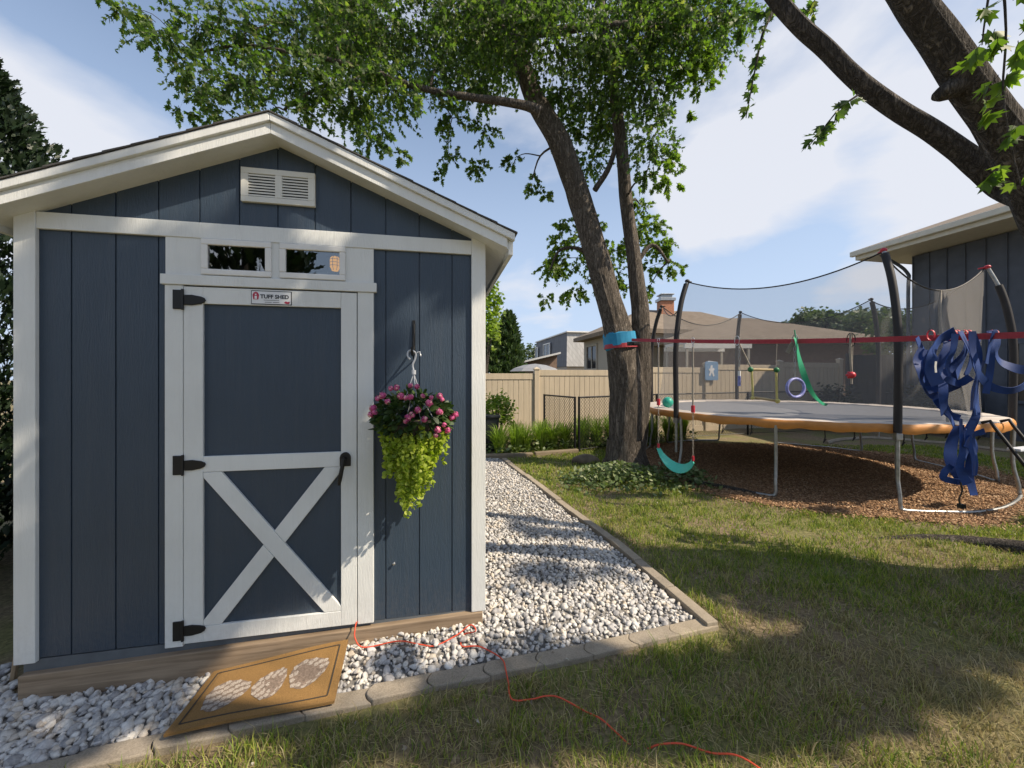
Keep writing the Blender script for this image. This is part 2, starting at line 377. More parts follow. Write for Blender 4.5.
wl(tc.outputs['Generated'], dv.inputs[0]); wl(cz.outputs[0], dv.inputs[1])
no = wn('ShaderNodeTexNoise'); no.inputs['Scale'].default_value = 1.25; no.inputs['Detail'].default_value = 9; no.inputs['Roughness'].default_value = .52; no.inputs['Distortion'].default_value = .25
mp = wn('ShaderNodeMapping'); mp.inputs['Location'].default_value = (3.1, 1.7, 0); wl(dv.outputs[0], mp.inputs[0]); wl(mp.outputs[0], no.inputs['Vector'])
acc = no.outputs['Fac']
# broad cloud banks and clear gaps of this sky, by direction
def dirp(px, py):
    v = Vector(((px-512)/384, 1, -(py-377)/384)); return v.normalized()
for (px, py, width, amt) in ((735, 200, .985, .22), (690, 225, .985, .10), (780, 195, .992, .12), (760, 262, .985, -.10), (800, 150, .985, -.08), (60, 110, .96, .13), (900, 60, .90, .12), (700, 120, .95, .05), (180, 40, .965, -.16), (560, 280, .95, -.10), (420, 200, .955, -.12), (960, 150, .97, .05), (780, 275, .96, -.05), (20, 30, .97, -.10)):
    dp = wn('ShaderNodeVectorMath', operation='DOT_PRODUCT'); dp.inputs[1].default_value = dirp(px, py); wl(tc.outputs['Generated'], dp.inputs[0])
    mr = wn('ShaderNodeMapRange', interpolation_type='SMOOTHSTEP'); mr.inputs['From Min'].default_value = width; mr.inputs['From Max'].default_value = 1; mr.inputs['To Max'].default_value = amt
    wl(dp.outputs['Value'], mr.inputs['Value']); ad = wn('ShaderNodeMath', operation='ADD'); wl(acc, ad.inputs[0]); wl(mr.outputs[0], ad.inputs[1]); acc = ad.outputs[0]
cr = wn('ShaderNodeValToRGB'); cr.color_ramp.elements[0].position = .49; cr.color_ramp.elements[1].position = .64; cr.color_ramp.elements[1].color = (.92, .92, .92, 1); wl(acc, cr.inputs[0])
mixc = wn('ShaderNodeMix', data_type='RGBA'); wl(cr.outputs[0], mixc.inputs[0])
hz = wn('ShaderNodeMapRange', interpolation_type='SMOOTHSTEP'); hz.inputs['From Min'].default_value = .8; hz.inputs['From Max'].default_value = -.02; hz.inputs['To Max'].default_value = .95; hz.inputs['To Min'].default_value = .10; wl(sp.outputs[2], hz.inputs['Value'])
mixh = wn('ShaderNodeMix', data_type='RGBA'); wl(hz.outputs[0], mixh.inputs[0]); wl(sky.outputs[0], mixh.inputs[6]); mixh.inputs[7].default_value = (3.75, 4.6, 6.0, 1)
wl(mixh.outputs[2], mixc.inputs[6]); mixc.inputs[7].default_value = (5.1, 5.25, 5.7, 1)
wl(mixc.outputs[2], bg.inputs[0]); bg.inputs[1].default_value = .10
scene.view_settings.view_transform = 'Standard'; scene.view_settings.look = 'None'; scene.view_settings.gamma = 1; scene.view_settings.exposure = 0.68
scene.view_settings.use_curve_mapping = False
cy = scene.cycles; cy.max_bounces = 8; cy.transparent_max_bounces = 16; cy.use_denoising = True; cy.diffuse_bounces = 4; cy.sample_clamp_indirect = 6

# ------------------------------------------------------------------ ground
def smooth(t): t = np.clip(t, 0, 1); return t*t*(3-2*t)
def gh(x, y):
    x = np.asarray(x, float); y = np.asarray(y, float)
    h = -.07*smooth((-.3-x)/2.2)
    h = h + .010*np.sin(3.1*x+1.3*y)*np.sin(2.3*y-.7*x+1) + .006*np.sin(7.3*x+2)*np.sin(6.1*y+x)
    h = h + .10*np.exp(-(((x-2.05)/.75)**2+((y-6.85)/.6)**2)) + .14*np.exp(-(((x-4.75)/.9)**2+((y-2.5)/.9)**2))
    h = h + .30*smooth((y-9.5)/6)*smooth((x+1)/6)
    return h
def axis(lo, hi, n, far):
    inner = np.linspace(lo, hi, n); e = np.cumsum(np.geomspace((hi-lo)/n, far/3.2, 22))
    return np.concatenate([lo-e[::-1], inner, hi+e])
gx = axis(-5, 11, 130, 200); gy = axis(-3, 13, 130, 200)
X, Y = np.meshgrid(gx, gy); nx = len(gx)
V = np.stack([X.ravel(), Y.ravel(), gh(X, Y).ravel()], 1)
I = np.arange(len(V)).reshape(len(gy), nx)
F = np.stack([I[:-1, :-1].ravel(), I[:-1, 1:].ravel(), I[1:, 1:].ravel(), I[1:, :-1].ravel()], 1)
ground = np_mesh('ground', V, F, M['soil'], smooth=True); tag(ground, 'thin sunlit and shaded lawn soil of the back garden', 'lawn', kind='structure')

# bed outlines (plan, metres)
EDGE_FRONT = [(-3.3, 1.20), (-1.94, 1.61), (-1.60, 1.704), (-1.25, 1.79), (-.985, 1.865), (-.70, 1.93), (-.42, 2.01), (-.15, 2.075), (.64, 2.28), (1.35, 2.505)]
EDGE_SIDE = [(1.35, 2.505), (1.05, 3.75), (.70, 4.90), (.30, 6.2), (-.14, 7.66)]
SHED_A = np.array([-2.614, 2.02]); SD = np.array([.9815, .1912]); SN = np.array([-.1912, .9815])
def shed_pt(s, y, z=0): p = SHED_A+SD*s+SN*y; return (float(p[0]), float(p[1]), z)
W_S, D_S = 2.484, 3.05
def in_poly(x, y, P):
    x = np.asarray(x); y = np.asarray(y); c = np.zeros(x.shape, bool); j = len(P)-1
    for i in range(len(P)):
        xi, yi = P[i]; xj, yj = P[j]
        with np.errstate(divide='ignore', invalid='ignore'):
            c ^= ((yi > y) != (yj > y)) & (x < (xj-xi)*(y-yi)/(yj-yi+1e-12)+xi)
        j = i
    return c
GRAVEL = EDGE_FRONT + EDGE_SIDE[1:] + [(-1.6, 7.9), shed_pt(W_S+.05, 5.9)[:2], shed_pt(W_S-.03, D_S)[:2], shed_pt(W_S-.03, .02)[:2], shed_pt(-.0, .02)[:2], shed_pt(-.3, .3)[:2], shed_pt(-1.2, .1)[:2]]
MULCH_C, MULCH_R = (5.25, 7.0), (3.15, 2.62)
def in_mulch(x, y, s=1.0):
    a = np.arctan2(y-MULCH_C[1], x-MULCH_C[0]); k = s*(1+.05*np.sin(3*a+1)+.03*np.sin(7*a))
    return ((x-MULCH_C[0])/(MULCH_R[0]*k))**2+((y-MULCH_C[1])/(MULCH_R[1]*k))**2 < 1
def path_dist(x, y, path):
    best = np.full(np.shape(x), 9.)
    for a, b in zip(path, path[1:]):
        d = (b[0]-a[0], b[1]-a[1]); L2 = d[0]**2+d[1]**2; t_ = np.clip(((x-a[0])*d[0]+(y-a[1])*d[1])/L2, 0, 1)
        best = np.minimum(best, np.hypot(x-a[0]-t_*d[0], y-a[1]-t_*d[1]))
    return best
def gravel_h(x, y):
    s = (x-SHED_A[0])*SD[0]+(y-SHED_A[1])*SD[1]
    return gh(x, y)+.012+.055*smooth((s-1.0)/1.3)*np.exp(-((y-2.9)/1.8)**2)*smooth((path_dist(x, y, EDGE_FRONT)-.1)/.35)*smooth((path_dist(x, y, EDGE_SIDE)-.1)/.6)
def sheet(name, mask, x0, x1, y0, y1, st, hf, mat):
    xs = np.arange(x0, x1, st); ys = np.arange(y0, y1, st); X, Y = np.meshgrid(xs, ys)
    ins = mask(X, Y); Z = hf(X, Y); n = len(xs); I = np.arange(X.size).reshape(X.shape)
    q = ins[:-1, :-1] & ins[1:, :-1] & ins[1:, 1:] & ins[:-1, 1:]
    F = np.stack([I[:-1, :-1][q], I[:-1, 1:][q], I[1:, 1:][q], I[1:, :-1][q]], 1)
    u = np.unique(F); mp_ = -np.ones(X.size, int); mp_[u] = np.arange(len(u))
    return np_mesh(name, np.stack([X.ravel(), Y.ravel(), Z.ravel()], 1)[u], mp_[F], mat, smooth=True)
o = sheet('gravel_bed', lambda x, y: in_poly(x, y, GRAVEL), -4, 1.5, 1.1, 8.2, .04, lambda x, y: gravel_h(x, y)-.002, M['gravel_base']); tag(o, 'bed of grey fines under the white gravel beside the shed', 'gravel bed', kind='structure')
o = sheet('mulch_bed', lambda x, y: in_mulch(x, y), 1.6, 9, 4, 10, .06, lambda x, y: gh(x, y)+.012, M['mulch_base']); tag(o, 'brown wood mulch bed under the trampoline', 'mulch bed', kind='structure')

# ---- loose stones of the gravel
ICO_V = []; ph = (1+5**.5)/2
for a, b in ((-1, ph), (1, ph), (-1, -ph), (1, -ph)): ICO_V.append((a, b, 0))
for a, b in ((-1, ph), (1, ph), (-1, -ph), (1, -ph)): ICO_V.append((0, a, b))
for a, b in ((ph, -1), (ph, 1), (-ph, -1), (-ph, 1)): ICO_V.append((a, 0, b))
ICO_V = np.array(ICO_V, float); ICO_V /= np.linalg.norm(ICO_V[0])
ICO_F = np.array([(0,11,5),(0,5,1),(0,1,7),(0,7,10),(0,10,11),(1,5,9),(5,11,4),(11,10,2),(10,7,6),(7,1,8),(3,9,4),(3,4,2),(3,2,6),(3,6,8),(3,8,9),(4,9,5),(2,4,11),(6,2,10),(8,6,7),(9,8,1)])
def subdiv(V, F):
    V = list(map(tuple, V)); mid = {}; out = []
    def m(a, b):
        k = (min(a, b), max(a, b))
        if k not in mid:
            p = np.array(V[a])+np.array(V[b]); p /= np.linalg.norm(p); V.append(tuple(p)); mid[k] = len(V)-1
        return mid[k]
    for a, b, c in F:
        x, y, z = m(a, b), m(b, c), m(c, a); out += [(a, x, z), (b, y, x), (c, z, y), (x, y, z)]
    return np.array(V), np.array(out)
ICO2_V, ICO2_F = subdiv(ICO_V, ICO_F)
def scatter_stones(P, size, tv, tf, flat=(.6, .95)):
    n = len(P); k = len(tv)
    rad = rng.uniform(.78, 1.15, (n, k)); B = tv[None]*rad[..., None]
    # shared planar cuts give the chipped, angular look
    for _ in range(5):
        d = rng.normal(size=(n, 3)); d /= np.linalg.norm(d, axis=1, keepdims=True); c = rng.uniform(.42, .8, n)
        dt = np.einsum('nkj,nj->nk', B, d); ex = np.maximum(dt-c[:, None], 0); B = B-ex[..., None]*d[:, None]
    sc = np.stack([rng.uniform(.75, 1.35, n), rng.uniform(.7, 1.0, n), rng.uniform(*flat, n)], 1)
    B = B*sc[:, None]
    a = rng.uniform(0, 2*np.pi, n); tx = rng.normal(0, .35, n)
    ca, sa = np.cos(a)[:, None], np.sin(a)[:, None]; ct, st = np.cos(tx)[:, None], np.sin(tx)[:, None]
    y = B[..., 1]*ct-B[..., 2]*st; z = B[..., 1]*st+B[..., 2]*ct; x = B[..., 0]
    B = np.stack([x*ca-y*sa, x*sa+y*ca, z], -1)*size[:, None, None]+P[:, None]
    return B.reshape(-1, 3), (tf[None]+(np.arange(n)*k)[:, None, None]).reshape(-1, 3)
def jitter_pts(x0, x1, y0, y1, st):
    X, Y = np.meshgrid(np.arange(x0, x1, st), np.arange(y0, y1, st)); X = X.ravel(); Y = Y.ravel()
    return X+rng.uniform(-.5, .5, X.size)*st, Y+rng.uniform(-.5, .5, Y.size)*st
Vs, Fs, off = [], [], 0
for (st, near, lift) in ((.036, True, .004), (.036, True, .014), (.042, False, .004), (.046, False, .013)):
    x, y = jitter_pts(-3.9, 1.5, 1.15, 8.0, st)
    ok = in_poly(x, y, GRAVEL) & (path_dist(x, y, EDGE_FRONT) > .112) & (path_dist(x, y, EDGE_SIDE) > .106) & ((y < 4.3) if near else (y >= 4.3)) & (x > -.16*y-1.1-3*(y < 2.6))
    x, y = x[ok], y[ok]
    sz = np.clip(rng.lognormal(-4.18, .34, len(x)), .006, .030)*(1+.32*smooth((-.9-x)/1.0))
    P = np.stack([x, y, gravel_h(x, y)+lift*(1 if near else .9)], 1)
    v, f = scatter_stones(P, sz, *((ICO2_V, ICO2_F) if near else (ICO_V, ICO_F)))
    Vs.append(v); Fs.append(f+off); off += len(v)
o = np_mesh('gravel', np.concatenate(Vs), np.concatenate(Fs), M['gravel']); tag(o, 'loose white and grey marble gravel around the shed', 'gravel', kind='stuff')

# ---- edging stones
ORD = ['first', 'second', 'third', 'fourth', 'fifth', 'sixth', 'seventh', 'eighth', 'ninth', 'tenth', 'eleventh', 'twelfth', 'thirteenth', 'fourteenth', 'fifteenth', 'sixteenth', 'seventeenth', 'eighteenth']
def walk(path, step):
    P = [np.array(p) for p in path]; seg = [np.linalg.norm(b-a) for a, b in zip(P, P[1:])]; L = sum(seg); n = int(L/step); out = []
    for i in range(n+1):
        t = i*step; k = 0
        while k < len(seg)-1 and t > seg[k]: t -= seg[k]; k += 1
        out.append(P[k]+(P[k+1]-P[k])*t/seg[k])
    return out
pts = walk(EDGE_FRONT[::-1], .305)
for i in range(len(pts)-1):
    a, b = pts[i], pts[i+1]; d = (b-a); L = np.linalg.norm(d); d /= L; nrm = np.array([d[1], -d[0]])   # nrm points to the gravel side
    if nrm[1] < 0: nrm = -nrm
    wd = .105; poly = []
    if i == 0:
        poly = [(0, 0), (L-.004, 0)]
    else: poly = [(.0, 0), (L-.004, 0)]
    # convex leading end, concave trailing end
    for k in range(1, 8): th = math.pi*k/8; poly.append((L-.004+.034*math.sin(th), wd*k/8))
    poly.append((L-.004, wd)); poly.append((0, wd))
    if i > 0:
        for k in range(7, 0, -1): th = math.pi*k/8; poly.append((.034*math.sin(th), wd*k/8))
    m = MB(); m.prism_xy([(x, y*1.0) for x, y in poly], -.05, .032)
    o = m.build('edging_stone', M['concrete'], bevel=.007)
    z = float(gh(*((a+b)/2)))+random.uniform(-.004, .004)
    ax = Vector((d[0], d[1], 0)); ay = Vector((nrm[0], nrm[1], 0)); az = ax.cross(ay)
    if az.z < 0:   # keep a right-handed frame: mirror the outline instead
        for vv in o.data.vertices: vv.co.y *= -1
        o.data.flip_normals(); ay = -ay; az = -az
    o.matrix_world = Matrix(((ax.x, ay.x, az.x, a[0]), (ax.y, ay.y, az.y, a[1]), (ax.z, ay.z, az.z, z), (0, 0, 0, 1))) @ Matrix.Rotation(random.uniform(-.012, .012), 4, 'Z')
    tag(o, 'scalloped grey edging stone in front of the shed, %s counting left from the bed corner' % ORD[i], 'edging stone', 'scalloped edging stones along the front gravel')
pts = walk(EDGE_SIDE, .44); ns = len(pts)
for i in range(ns-1):
    a, b = pts[i], pts[i+1]; d = (b-a); L = np.linalg.norm(d); d /= L
    m = MB(); m.box(.003, L-.003, .004, .088, -.05, .052); o = m.build('edging_block', M['concrete'], bevel=.006)
    o.location = (a[0], a[1], float(gh(*((a+b)/2)))+random.uniform(-.004, .004)); o.rotation_euler = (0, 0, math.atan2(d[1], d[0])+random.uniform(-.01, .01))
    tag(o, 'straight tan edging block between gravel and lawn, %s counting back from the bed corner' % ORD[i], 'edging block', 'straight edging blocks along the side gravel')

# ------------------------------------------------------------------ the shed
shed = empty('shed', (SHED_A[0], SHED_A[1], 0), math.atan2(SD[1], SD[0]), 'navy blue garden shed with white trim and a white cross braced door', 'shed')
RIDGE, SL = 1.272, .412
def roofz(s, top): return top-SL*abs(s-RIDGE)
GR = [.247+.2025*k for k in range(-1, 13)]
def strips(m, s0, s1, zlo, zhi, y0=0.0, th=.014):
    cuts = [s0]+[g for g in GR if s0+.02 < g < s1-.02]+[s1]
    for a, b in zip(cuts, cuts[1:]):
        a2 = a+(.0035 if a != s0 else 0); b2 = b-(.0035 if b != s1 else 0)
        if callable(zhi):
            poly = [(a2, zlo), (b2, zlo), (b2, zhi(b2))]
            if a2 < RIDGE < b2: poly.append((RIDGE, zhi(RIDGE)))
            poly.append((a2, zhi(a2))); m.prism_xz(poly, y0, y0+th)
        else: m.box(a2, b2, y0, y0+th, zlo, zhi)
m = MB(); strips(m, .02, .70, .158, 2.45); strips(m, 1.79, 2.465, .152, 2.45); strips(m, .02, 2.465, 2.45, lambda s: roofz(s, 3.004))
m.box(.03, .72, .0085, .03, .16, 2.45); m.box(1.77, 2.455, .0085, .03, .16, 2.45)
m.prism_xz([(.03, 2.45), (2.455, 2.45), (2.455, roofz(2.455, 3.0)), (RIDGE, 3.0), (.03, roofz(.03, 3.0))], .0085, .03)
m.build('front_siding', M['navy'], shed, bevel=.0012)
for nm, s0, s1, y0, y1 in (('side_siding', 0.025, .038, .032, D_S), ('side_siding', 2.46, 2.472, .032, D_S), ('rear_siding', .016, 2.468, D_S-.016, D_S)):
    m = MB(); m.box(s0, s1, y0, y1, .15, 2.5)
    m.build(nm, M['navy'], shed)
m = MB(); m.prism_xz([(.016, 2.5), (2.468, 2.5), (RIDGE, 2.985)], D_S-.016, D_S); m.build('rear_gable', M['navy'], shed)
m = MB(); m.box(.02, 2.46, .035, D_S-.02, .10, .14); m.build('floor', M['interior'], shed)
for a, b in ((.012, .106), (2.395, 2.485)):
    m = MB(); m.box(a, b, -.024, 0, .146 if a else .146, 2.528 if a == 0 else 2.54); o = m.build('corner_board', M['white'], shed, bevel=.003)
for a, b in ((.0125, .0245), (2.4725, 2.4845)):
    m = MB(); m.box(a, b, .0005, .075, .146, 2.50); m.build('corner_board', M['white'], shed, bevel=.003)
m = MB(); m.box(.1065, 2.3945, -.020, 0, 2.434, 2.523); m.build('frieze_board', M['white'], shed, bevel=.003)
# transom: boards round two openings
T0, T1, TZ0, TZ1 = .694, 1.797, 2.2235, 2.4335
W1 = (.885, 1.222, 2.238, 2.424); W2 = (1.288, 1.626, 2.238, 2.424)
m = MB(); m.box(T0, W1[0], -.014, .03, TZ0, TZ1); m.box(W1[1], W2[0], -.014, .03, TZ0, TZ1); m.box(W2[1], T1, -.014, .03, TZ0, TZ1)
for q in (W1, W2): m.box(q[0], q[1], -.014, .03, TZ0, q[2]); m.box(q[0], q[1], -.014, .03, q[3], TZ1)
m.build('transom_board', M['white'], shed)
for q in (W1, W2):
    m = MB(); a0, a1, z0, z1 = q[0]-.012, q[1]+.012, q[2]-.010, q[3]+.008; f = .034
    for bx in ((a0, a1, z0, z0+f), (a0, a1, z1-f, z1), (a0, a0+f, z0+f, z1-f), (a1-f, a1, z0+f, z1-f)):
        m.box(bx[0], bx[1], -.030, -.0145, bx[2], bx[3])
    fr = m.build('transom_window', M['house_white'], shed, bevel=.005)
    m = MB(); m.box(a0+f-.004, a1-f+.004, -.018, -.0150, z0+f-.004, z1-f+.004); m.build('pane', M['glass'], fr)
m = MB(); m.box(.676, 1.816, -.030, 0, 2.166, 2.2228); m.build('header_trim', M['white'], shed, bevel=.003)
m = MB(); m.box(.693, .7815, -.020, .02, .140, 2.1655); m.build('door_casing', M['white'], shed, bevel=.003)
m = MB(); m.box(1.7055, 1.798, -.020, .02, .150, 2.1655); m.build('door_casing', M['white'], shed, bevel=.003)
# door
m = MB(); m.box(.787, 1.700, -.004, .02, .156, 2.158); door = m.build('door', M['navy'], shed)
fz0, fz1, zd0, zd1 = .786, 1.701, .155, 2.158
for nm, bx in (('stile', (fz0, .881, zd0, zd1)), ('stile', (1.612, fz1, zd0, zd1)), ('rail', (.8815, 1.6115, 2.064, zd1)), ('rail', (.8815, 1.6115, 1.112, 1.201)), ('rail', (.8815, 1.6115, zd0, .243))):
    m = MB(); m.box(bx[0], bx[1], -.022, -.0045, bx[2], bx[3]); m.build(nm, M['white'], door, bevel=.0025)
x0, x1, z0, z1 = .8825, 1.6105, .2445, 1.1105
def brace(p, q, hw, y0, y1, nm):
    # a diagonal board trimmed to the frame opening
    dx, dz = q[0]-p[0], q[1]-p[1]; L = math.hypot(dx, dz); nx_, nz_ = -dz/L*hw, dx/L*hw
    poly = [(p[0]+nx_, p[1]+nz_), (p[0]-nx_, p[1]-nz_), (q[0]-nx_, q[1]-nz_), (q[0]+nx_, q[1]+nz_)]
    ext = [(a[0]-(dx/L*.3 if i < 2 else -dx/L*.3), a[1]-(dz/L*.3 if i < 2 else -dz/L*.3)) for i, a in enumerate(poly)]
    def clip(P, ax, val, keep_less):
        out = []
        for i in range(len(P)):
            a, b = P[i], P[(i+1) % len(P)]; ina = (a[ax] <= val) == keep_less; inb = (b[ax] <= val) == keep_less
            if ina: out.append(a)
            if ina != inb:
                t_ = (val-a[ax])/(b[ax]-a[ax]); out.append((a[0]+(b[0]-a[0])*t_, a[1]+(b[1]-a[1])*t_))
        return out
    for ax, val, less in ((0, x0, False), (0, x1, True), (1, z0, False), (1, z1, True)): ext = clip(ext, ax, val, less)
    m = MB(); m.prism_xz(ext, y0, y1); m.build('brace', M['white'], door, bevel=.0025)
brace((x0+.035, z1), (x1-.035, z0), .045, -.021, -.0045, 'brace')
pc = ((x0+x1)/2, (z0+z1)/2)
A_, B_ = (x0+.035, z0), (x1-.035, z1)
def at_(t_): return (A_[0]+(B_[0]-A_[0])*t_, A_[1]+(B_[1]-A_[1])*t_)
def half(p, q):
    dx, dz = q[0]-p[0], q[1]-p[1]; L = math.hypot(dx, dz); return dx/L, dz/L
# the second diagonal is cut where it meets the first
d1 = Vector((x1-.035-(x0+.035), z0-z1)).normalized(); n1_ = Vector((-d1.y, d1.x))
dd = Vector((B_[0]-A_[0], B_[1]-A_[1])).normalized(); nn = Vector((-dd.y, dd.x)); c0 = Vector(pc)
for sgn in (-1, 1):
    P = []
    far = Vector(B_ if sgn > 0 else A_)
    for k in (1, -1):
        base = c0+nn*.045*k; dist = (.047-(base-c0).dot(n1_)*(1 if n1_.dot(dd)*sgn > 0 else -1))/abs(n1_.dot(dd)); P.append(base+dd*sgn*dist)
    e = [far+nn*.045+dd*sgn*.3, far-nn*.045+dd*sgn*.3]
    poly = [tuple(P[0]), tuple(P[1]), tuple(e[1]), tuple(e[0])]
    def clip(Q, ax, val, keep_less):
        out = []
        for i in range(len(Q)):
            a, b = Q[i], Q[(i+1) % len(Q)]; ina = (a[ax] <= val) == keep_less; inb = (b[ax] <= val) == keep_less
            if ina: out.append(a)
            if ina != inb:
                t_ = (val-a[ax])/(b[ax]-a[ax]); out.append((a[0]+(b[0]-a[0])*t_, a[1]+(b[1]-a[1])*t_))
        return out
    for ax, val, less in ((0, x0, False), (0, x1, True), (1, z0, False), (1, z1, True)): poly = clip(poly, ax, val, less)
    m = MB(); m.prism_xz(poly, -.021, -.0045); m.build('brace', M['white'], door, bevel=.0025)
def hinge(z):
    m = MB(); m.box(.735, .7835, -.028, -.0205, z-.054, z+.054); m.tube([(.785, -.029, z-.058), (.785, -.029, z+.058)], .0075, 8)
    poly = [(.792, z-.030), (.83, z-.031), (.875, z-.022), (.893, z-.012), (.899, z), (.893, z+.012), (.875, z+.020), (.83, z+.028), (.792, z+.026)]
    m.prism_xz(poly, -.031, -.0225); m.build('hinge', M['black_metal'], door, bevel=.003)
for z in (2.083, 1.157, .232): hinge(z)
m = MB(); poly = [(1.607, 1.115), (1.669, 1.115), (1.669, 1.165)]+[(1.638+.031*math.cos(R(a)), 1.165+.034*math.sin(R(a))) for a in range(15, 180, 20)]+[(1.607, 1.165)]
m.prism_xz(poly, -.034, -.0225); hd = m.build('handle', M['black_metal'], door, bevel=.003)
m = MB(); m.tube([(1.636, -.035, 1.163), (1.636, -.062, 1.163)], .010, 10); m.tube([(1.636, -.060, 1.165), (1.628, -.066, 1.11), (1.617, -.066, 1.055), (1.610, -.060, 1.012)], [.011, .012, .013, .009], 8); m.build('lever', M['black_metal'], hd, smooth=True)
m = MB(); m.sphere((1.632, -.0345, 1.153), .006, 8, 6); m.build('keyhole', M['chrome'], hd)
# maker plate
m = MB(); m.box(1.127, 1.342, -.0245, -.0222, 2.070, 2.150); pl = m.build('maker_plate', M['ink'], shed, bevel=.002)
m = MB(); m.box(1.1315, 1.3375, -.0262, -.0247, 2.0745, 2.1455); m.build('plate_face', M['plate_white'], pl)
def text(body, s, z, size, mat, parent, y=-.0265):
    c = bpy.data.curves.new('lettering', 'FONT'); c.body = body; c.size = size; c.extrude = .0006; c.align_x = 'LEFT'; c.offset = size*.036
    tmp = bpy.data.objects.new('lettering_curve', c); link(tmp); dg = bpy.context.evaluated_depsgraph_get(); me = bpy.data.meshes.new_from_object(tmp.evaluated_get(dg)); bpy.data.objects.remove(tmp)
    o = bpy.data.objects.new('lettering', me); link(o, parent); o.location = (s, y, z); o.rotation_euler = (R(90), 0, 0); me.materials.clear(); me.materials.append(mat); return o
text('TUFF SHED', 1.176, 2.106, .0305, M['ink'], pl)
m = MB(); m.prism_xz([(1.140, 2.098), (1.166, 2.098), (1.170, 2.124), (1.163, 2.138), (1.153, 2.142), (1.143, 2.138), (1.136, 2.124)], -.0275, -.0263)
lg = m.build('barn_logo', M['red_ink'], pl); m = MB()
m.prism_xz([(1.147, 2.100), (1.159, 2.100), (1.159, 2.118), (1.147, 2.118)], -.0285, -.0277); m.prism_xz([(1.149, 2.123), (1.157, 2.123), (1.157, 2.130), (1.149, 2.130)], -.0285, -.0277); m.build('barn_logo_door', M['plate_white'], pl)
m = MB(); m.box(1.195, 1.275, -.0270, -.0263, 2.094, 2.0965); m.box(1.200, 1.236, -.0270, -.0263, 2.082, 2.085); m.box(1.242, 1.276, -.0270, -.0263, 2.082, 2.085); m.build('small_print', M['rim'], pl)
m = MB(); m.prism_xz([(1.303, 2.086), (1.312, 2.092), (1.320, 2.088), (1.330, 2.091), (1.333, 2.083), (1.324, 2.076), (1.312, 2.078), (1.305, 2.080)], -.0272, -.0263); m.build('red_seal', M['red_ink'], pl)
# base strip and skid beam (the beam is a little out of level)
m = MB(); m.box(.035, 2.46, .002, .034, .06, .1515); m.build('rim_board', M['rim'], shed)
m = MB(); m.add([(.038, -.034, -.13), (2.465, -.034, -.04), (2.465, .10, -.04), (.038, .10, -.13), (.038, -.034, .090), (2.465, -.034, .1445), (2.465, .10, .1445), (.038, .10, .090)],
                [(0,3,2,1),(4,5,6,7),(0,1,5,4),(1,2,6,5),(2,3,7,6),(3,0,4,7)]); m.build('skid_beam', M['skid'], shed, bevel=.006)
for y in (1.3, 2.8):
    m = MB(); m.box(.0, 2.47, y, y+.14, -.09, .098); m.build('skid_beam', M['skid'], shed)
# roof: soffit slab, rake boards, shingles
EL, ER = RIDGE-1.345, RIDGE+1.345
m = MB(); m.prism_xz([(EL, roofz(EL, 3.0035)), (RIDGE, 3.0035), (ER, roofz(ER, 3.0035)), (ER, roofz(ER, 3.066)), (RIDGE, 3.066), (EL, roofz(EL, 3.066))], -.118, D_S+.13); roof = m.build('roof', M['white'], shed)
for sg in (-1, 1):
    e1 = RIDGE+sg*1.335; e2 = RIDGE+sg*1.38; a = RIDGE+sg*.0008
    m = MB(); m.prism_xz([(a, 3.001), (e1, roofz(e1, 3.001)), (e1, roofz(e1, 3.063)), (a, 3.063)][::1 if sg > 0 else -1], -.138, -.1185); m.build('rake_board', M['white'], roof, bevel=.002)
    m = MB(); m.prism_xz([(a, 3.0637), (e2, roofz(e2, 3.0637)), (e2, roofz(e2, 3.1075)), (a, 3.1075)][::1 if sg > 0 else -1], -.156, -.1185); m.build('rake_trim', M['white'], roof, bevel=.003)
    x = (RIDGE+sg*1.3455, RIDGE+sg*1.375); xa, xb = min(x), max(x)
    m = MB(); m.box(xa, xb, -.118, D_S+.12, roofz(e1, 2.965), roofz(e1, 3.056)); m.build('eave_fascia', M['white'], roof, bevel=.003)
    # shingle courses, each lapping the one below
    m = MB(); nC = 11
    for k in range(nC):
        u0, u1 = 1.375*k/nC, 1.375*(k+1)/nC+.02; za, zb = 3.108-SL*u0, 3.108-SL*u1
        nt_ = 24; 
        for j in range(nt_):
            y0 = -.163+(D_S+.31)*j/nt_; y1 = -.163+(D_S+.31)*(j+1)/nt_-.006; lf = random.uniform(0, .004)
            s0, s1 = RIDGE+sg*u0, RIDGE+sg*u1
            P = [(s0, y0, za+.001), (s1, y0, zb+.003), (s1, y1, zb+.003), (s0, y1, za+.001), (s0, y0, za+.007), (s1, y0, zb+.010+lf), (s1, y1, zb+.010+lf), (s0, y1, za+.007)]
            m.add(P, [(0,3,2,1),(4,5,6,7),(0,1,5,4),(1,2,6,5),(2,3,7,6),(3,0,4,7)])
    m.build('shingles', M['shingle'], roof)
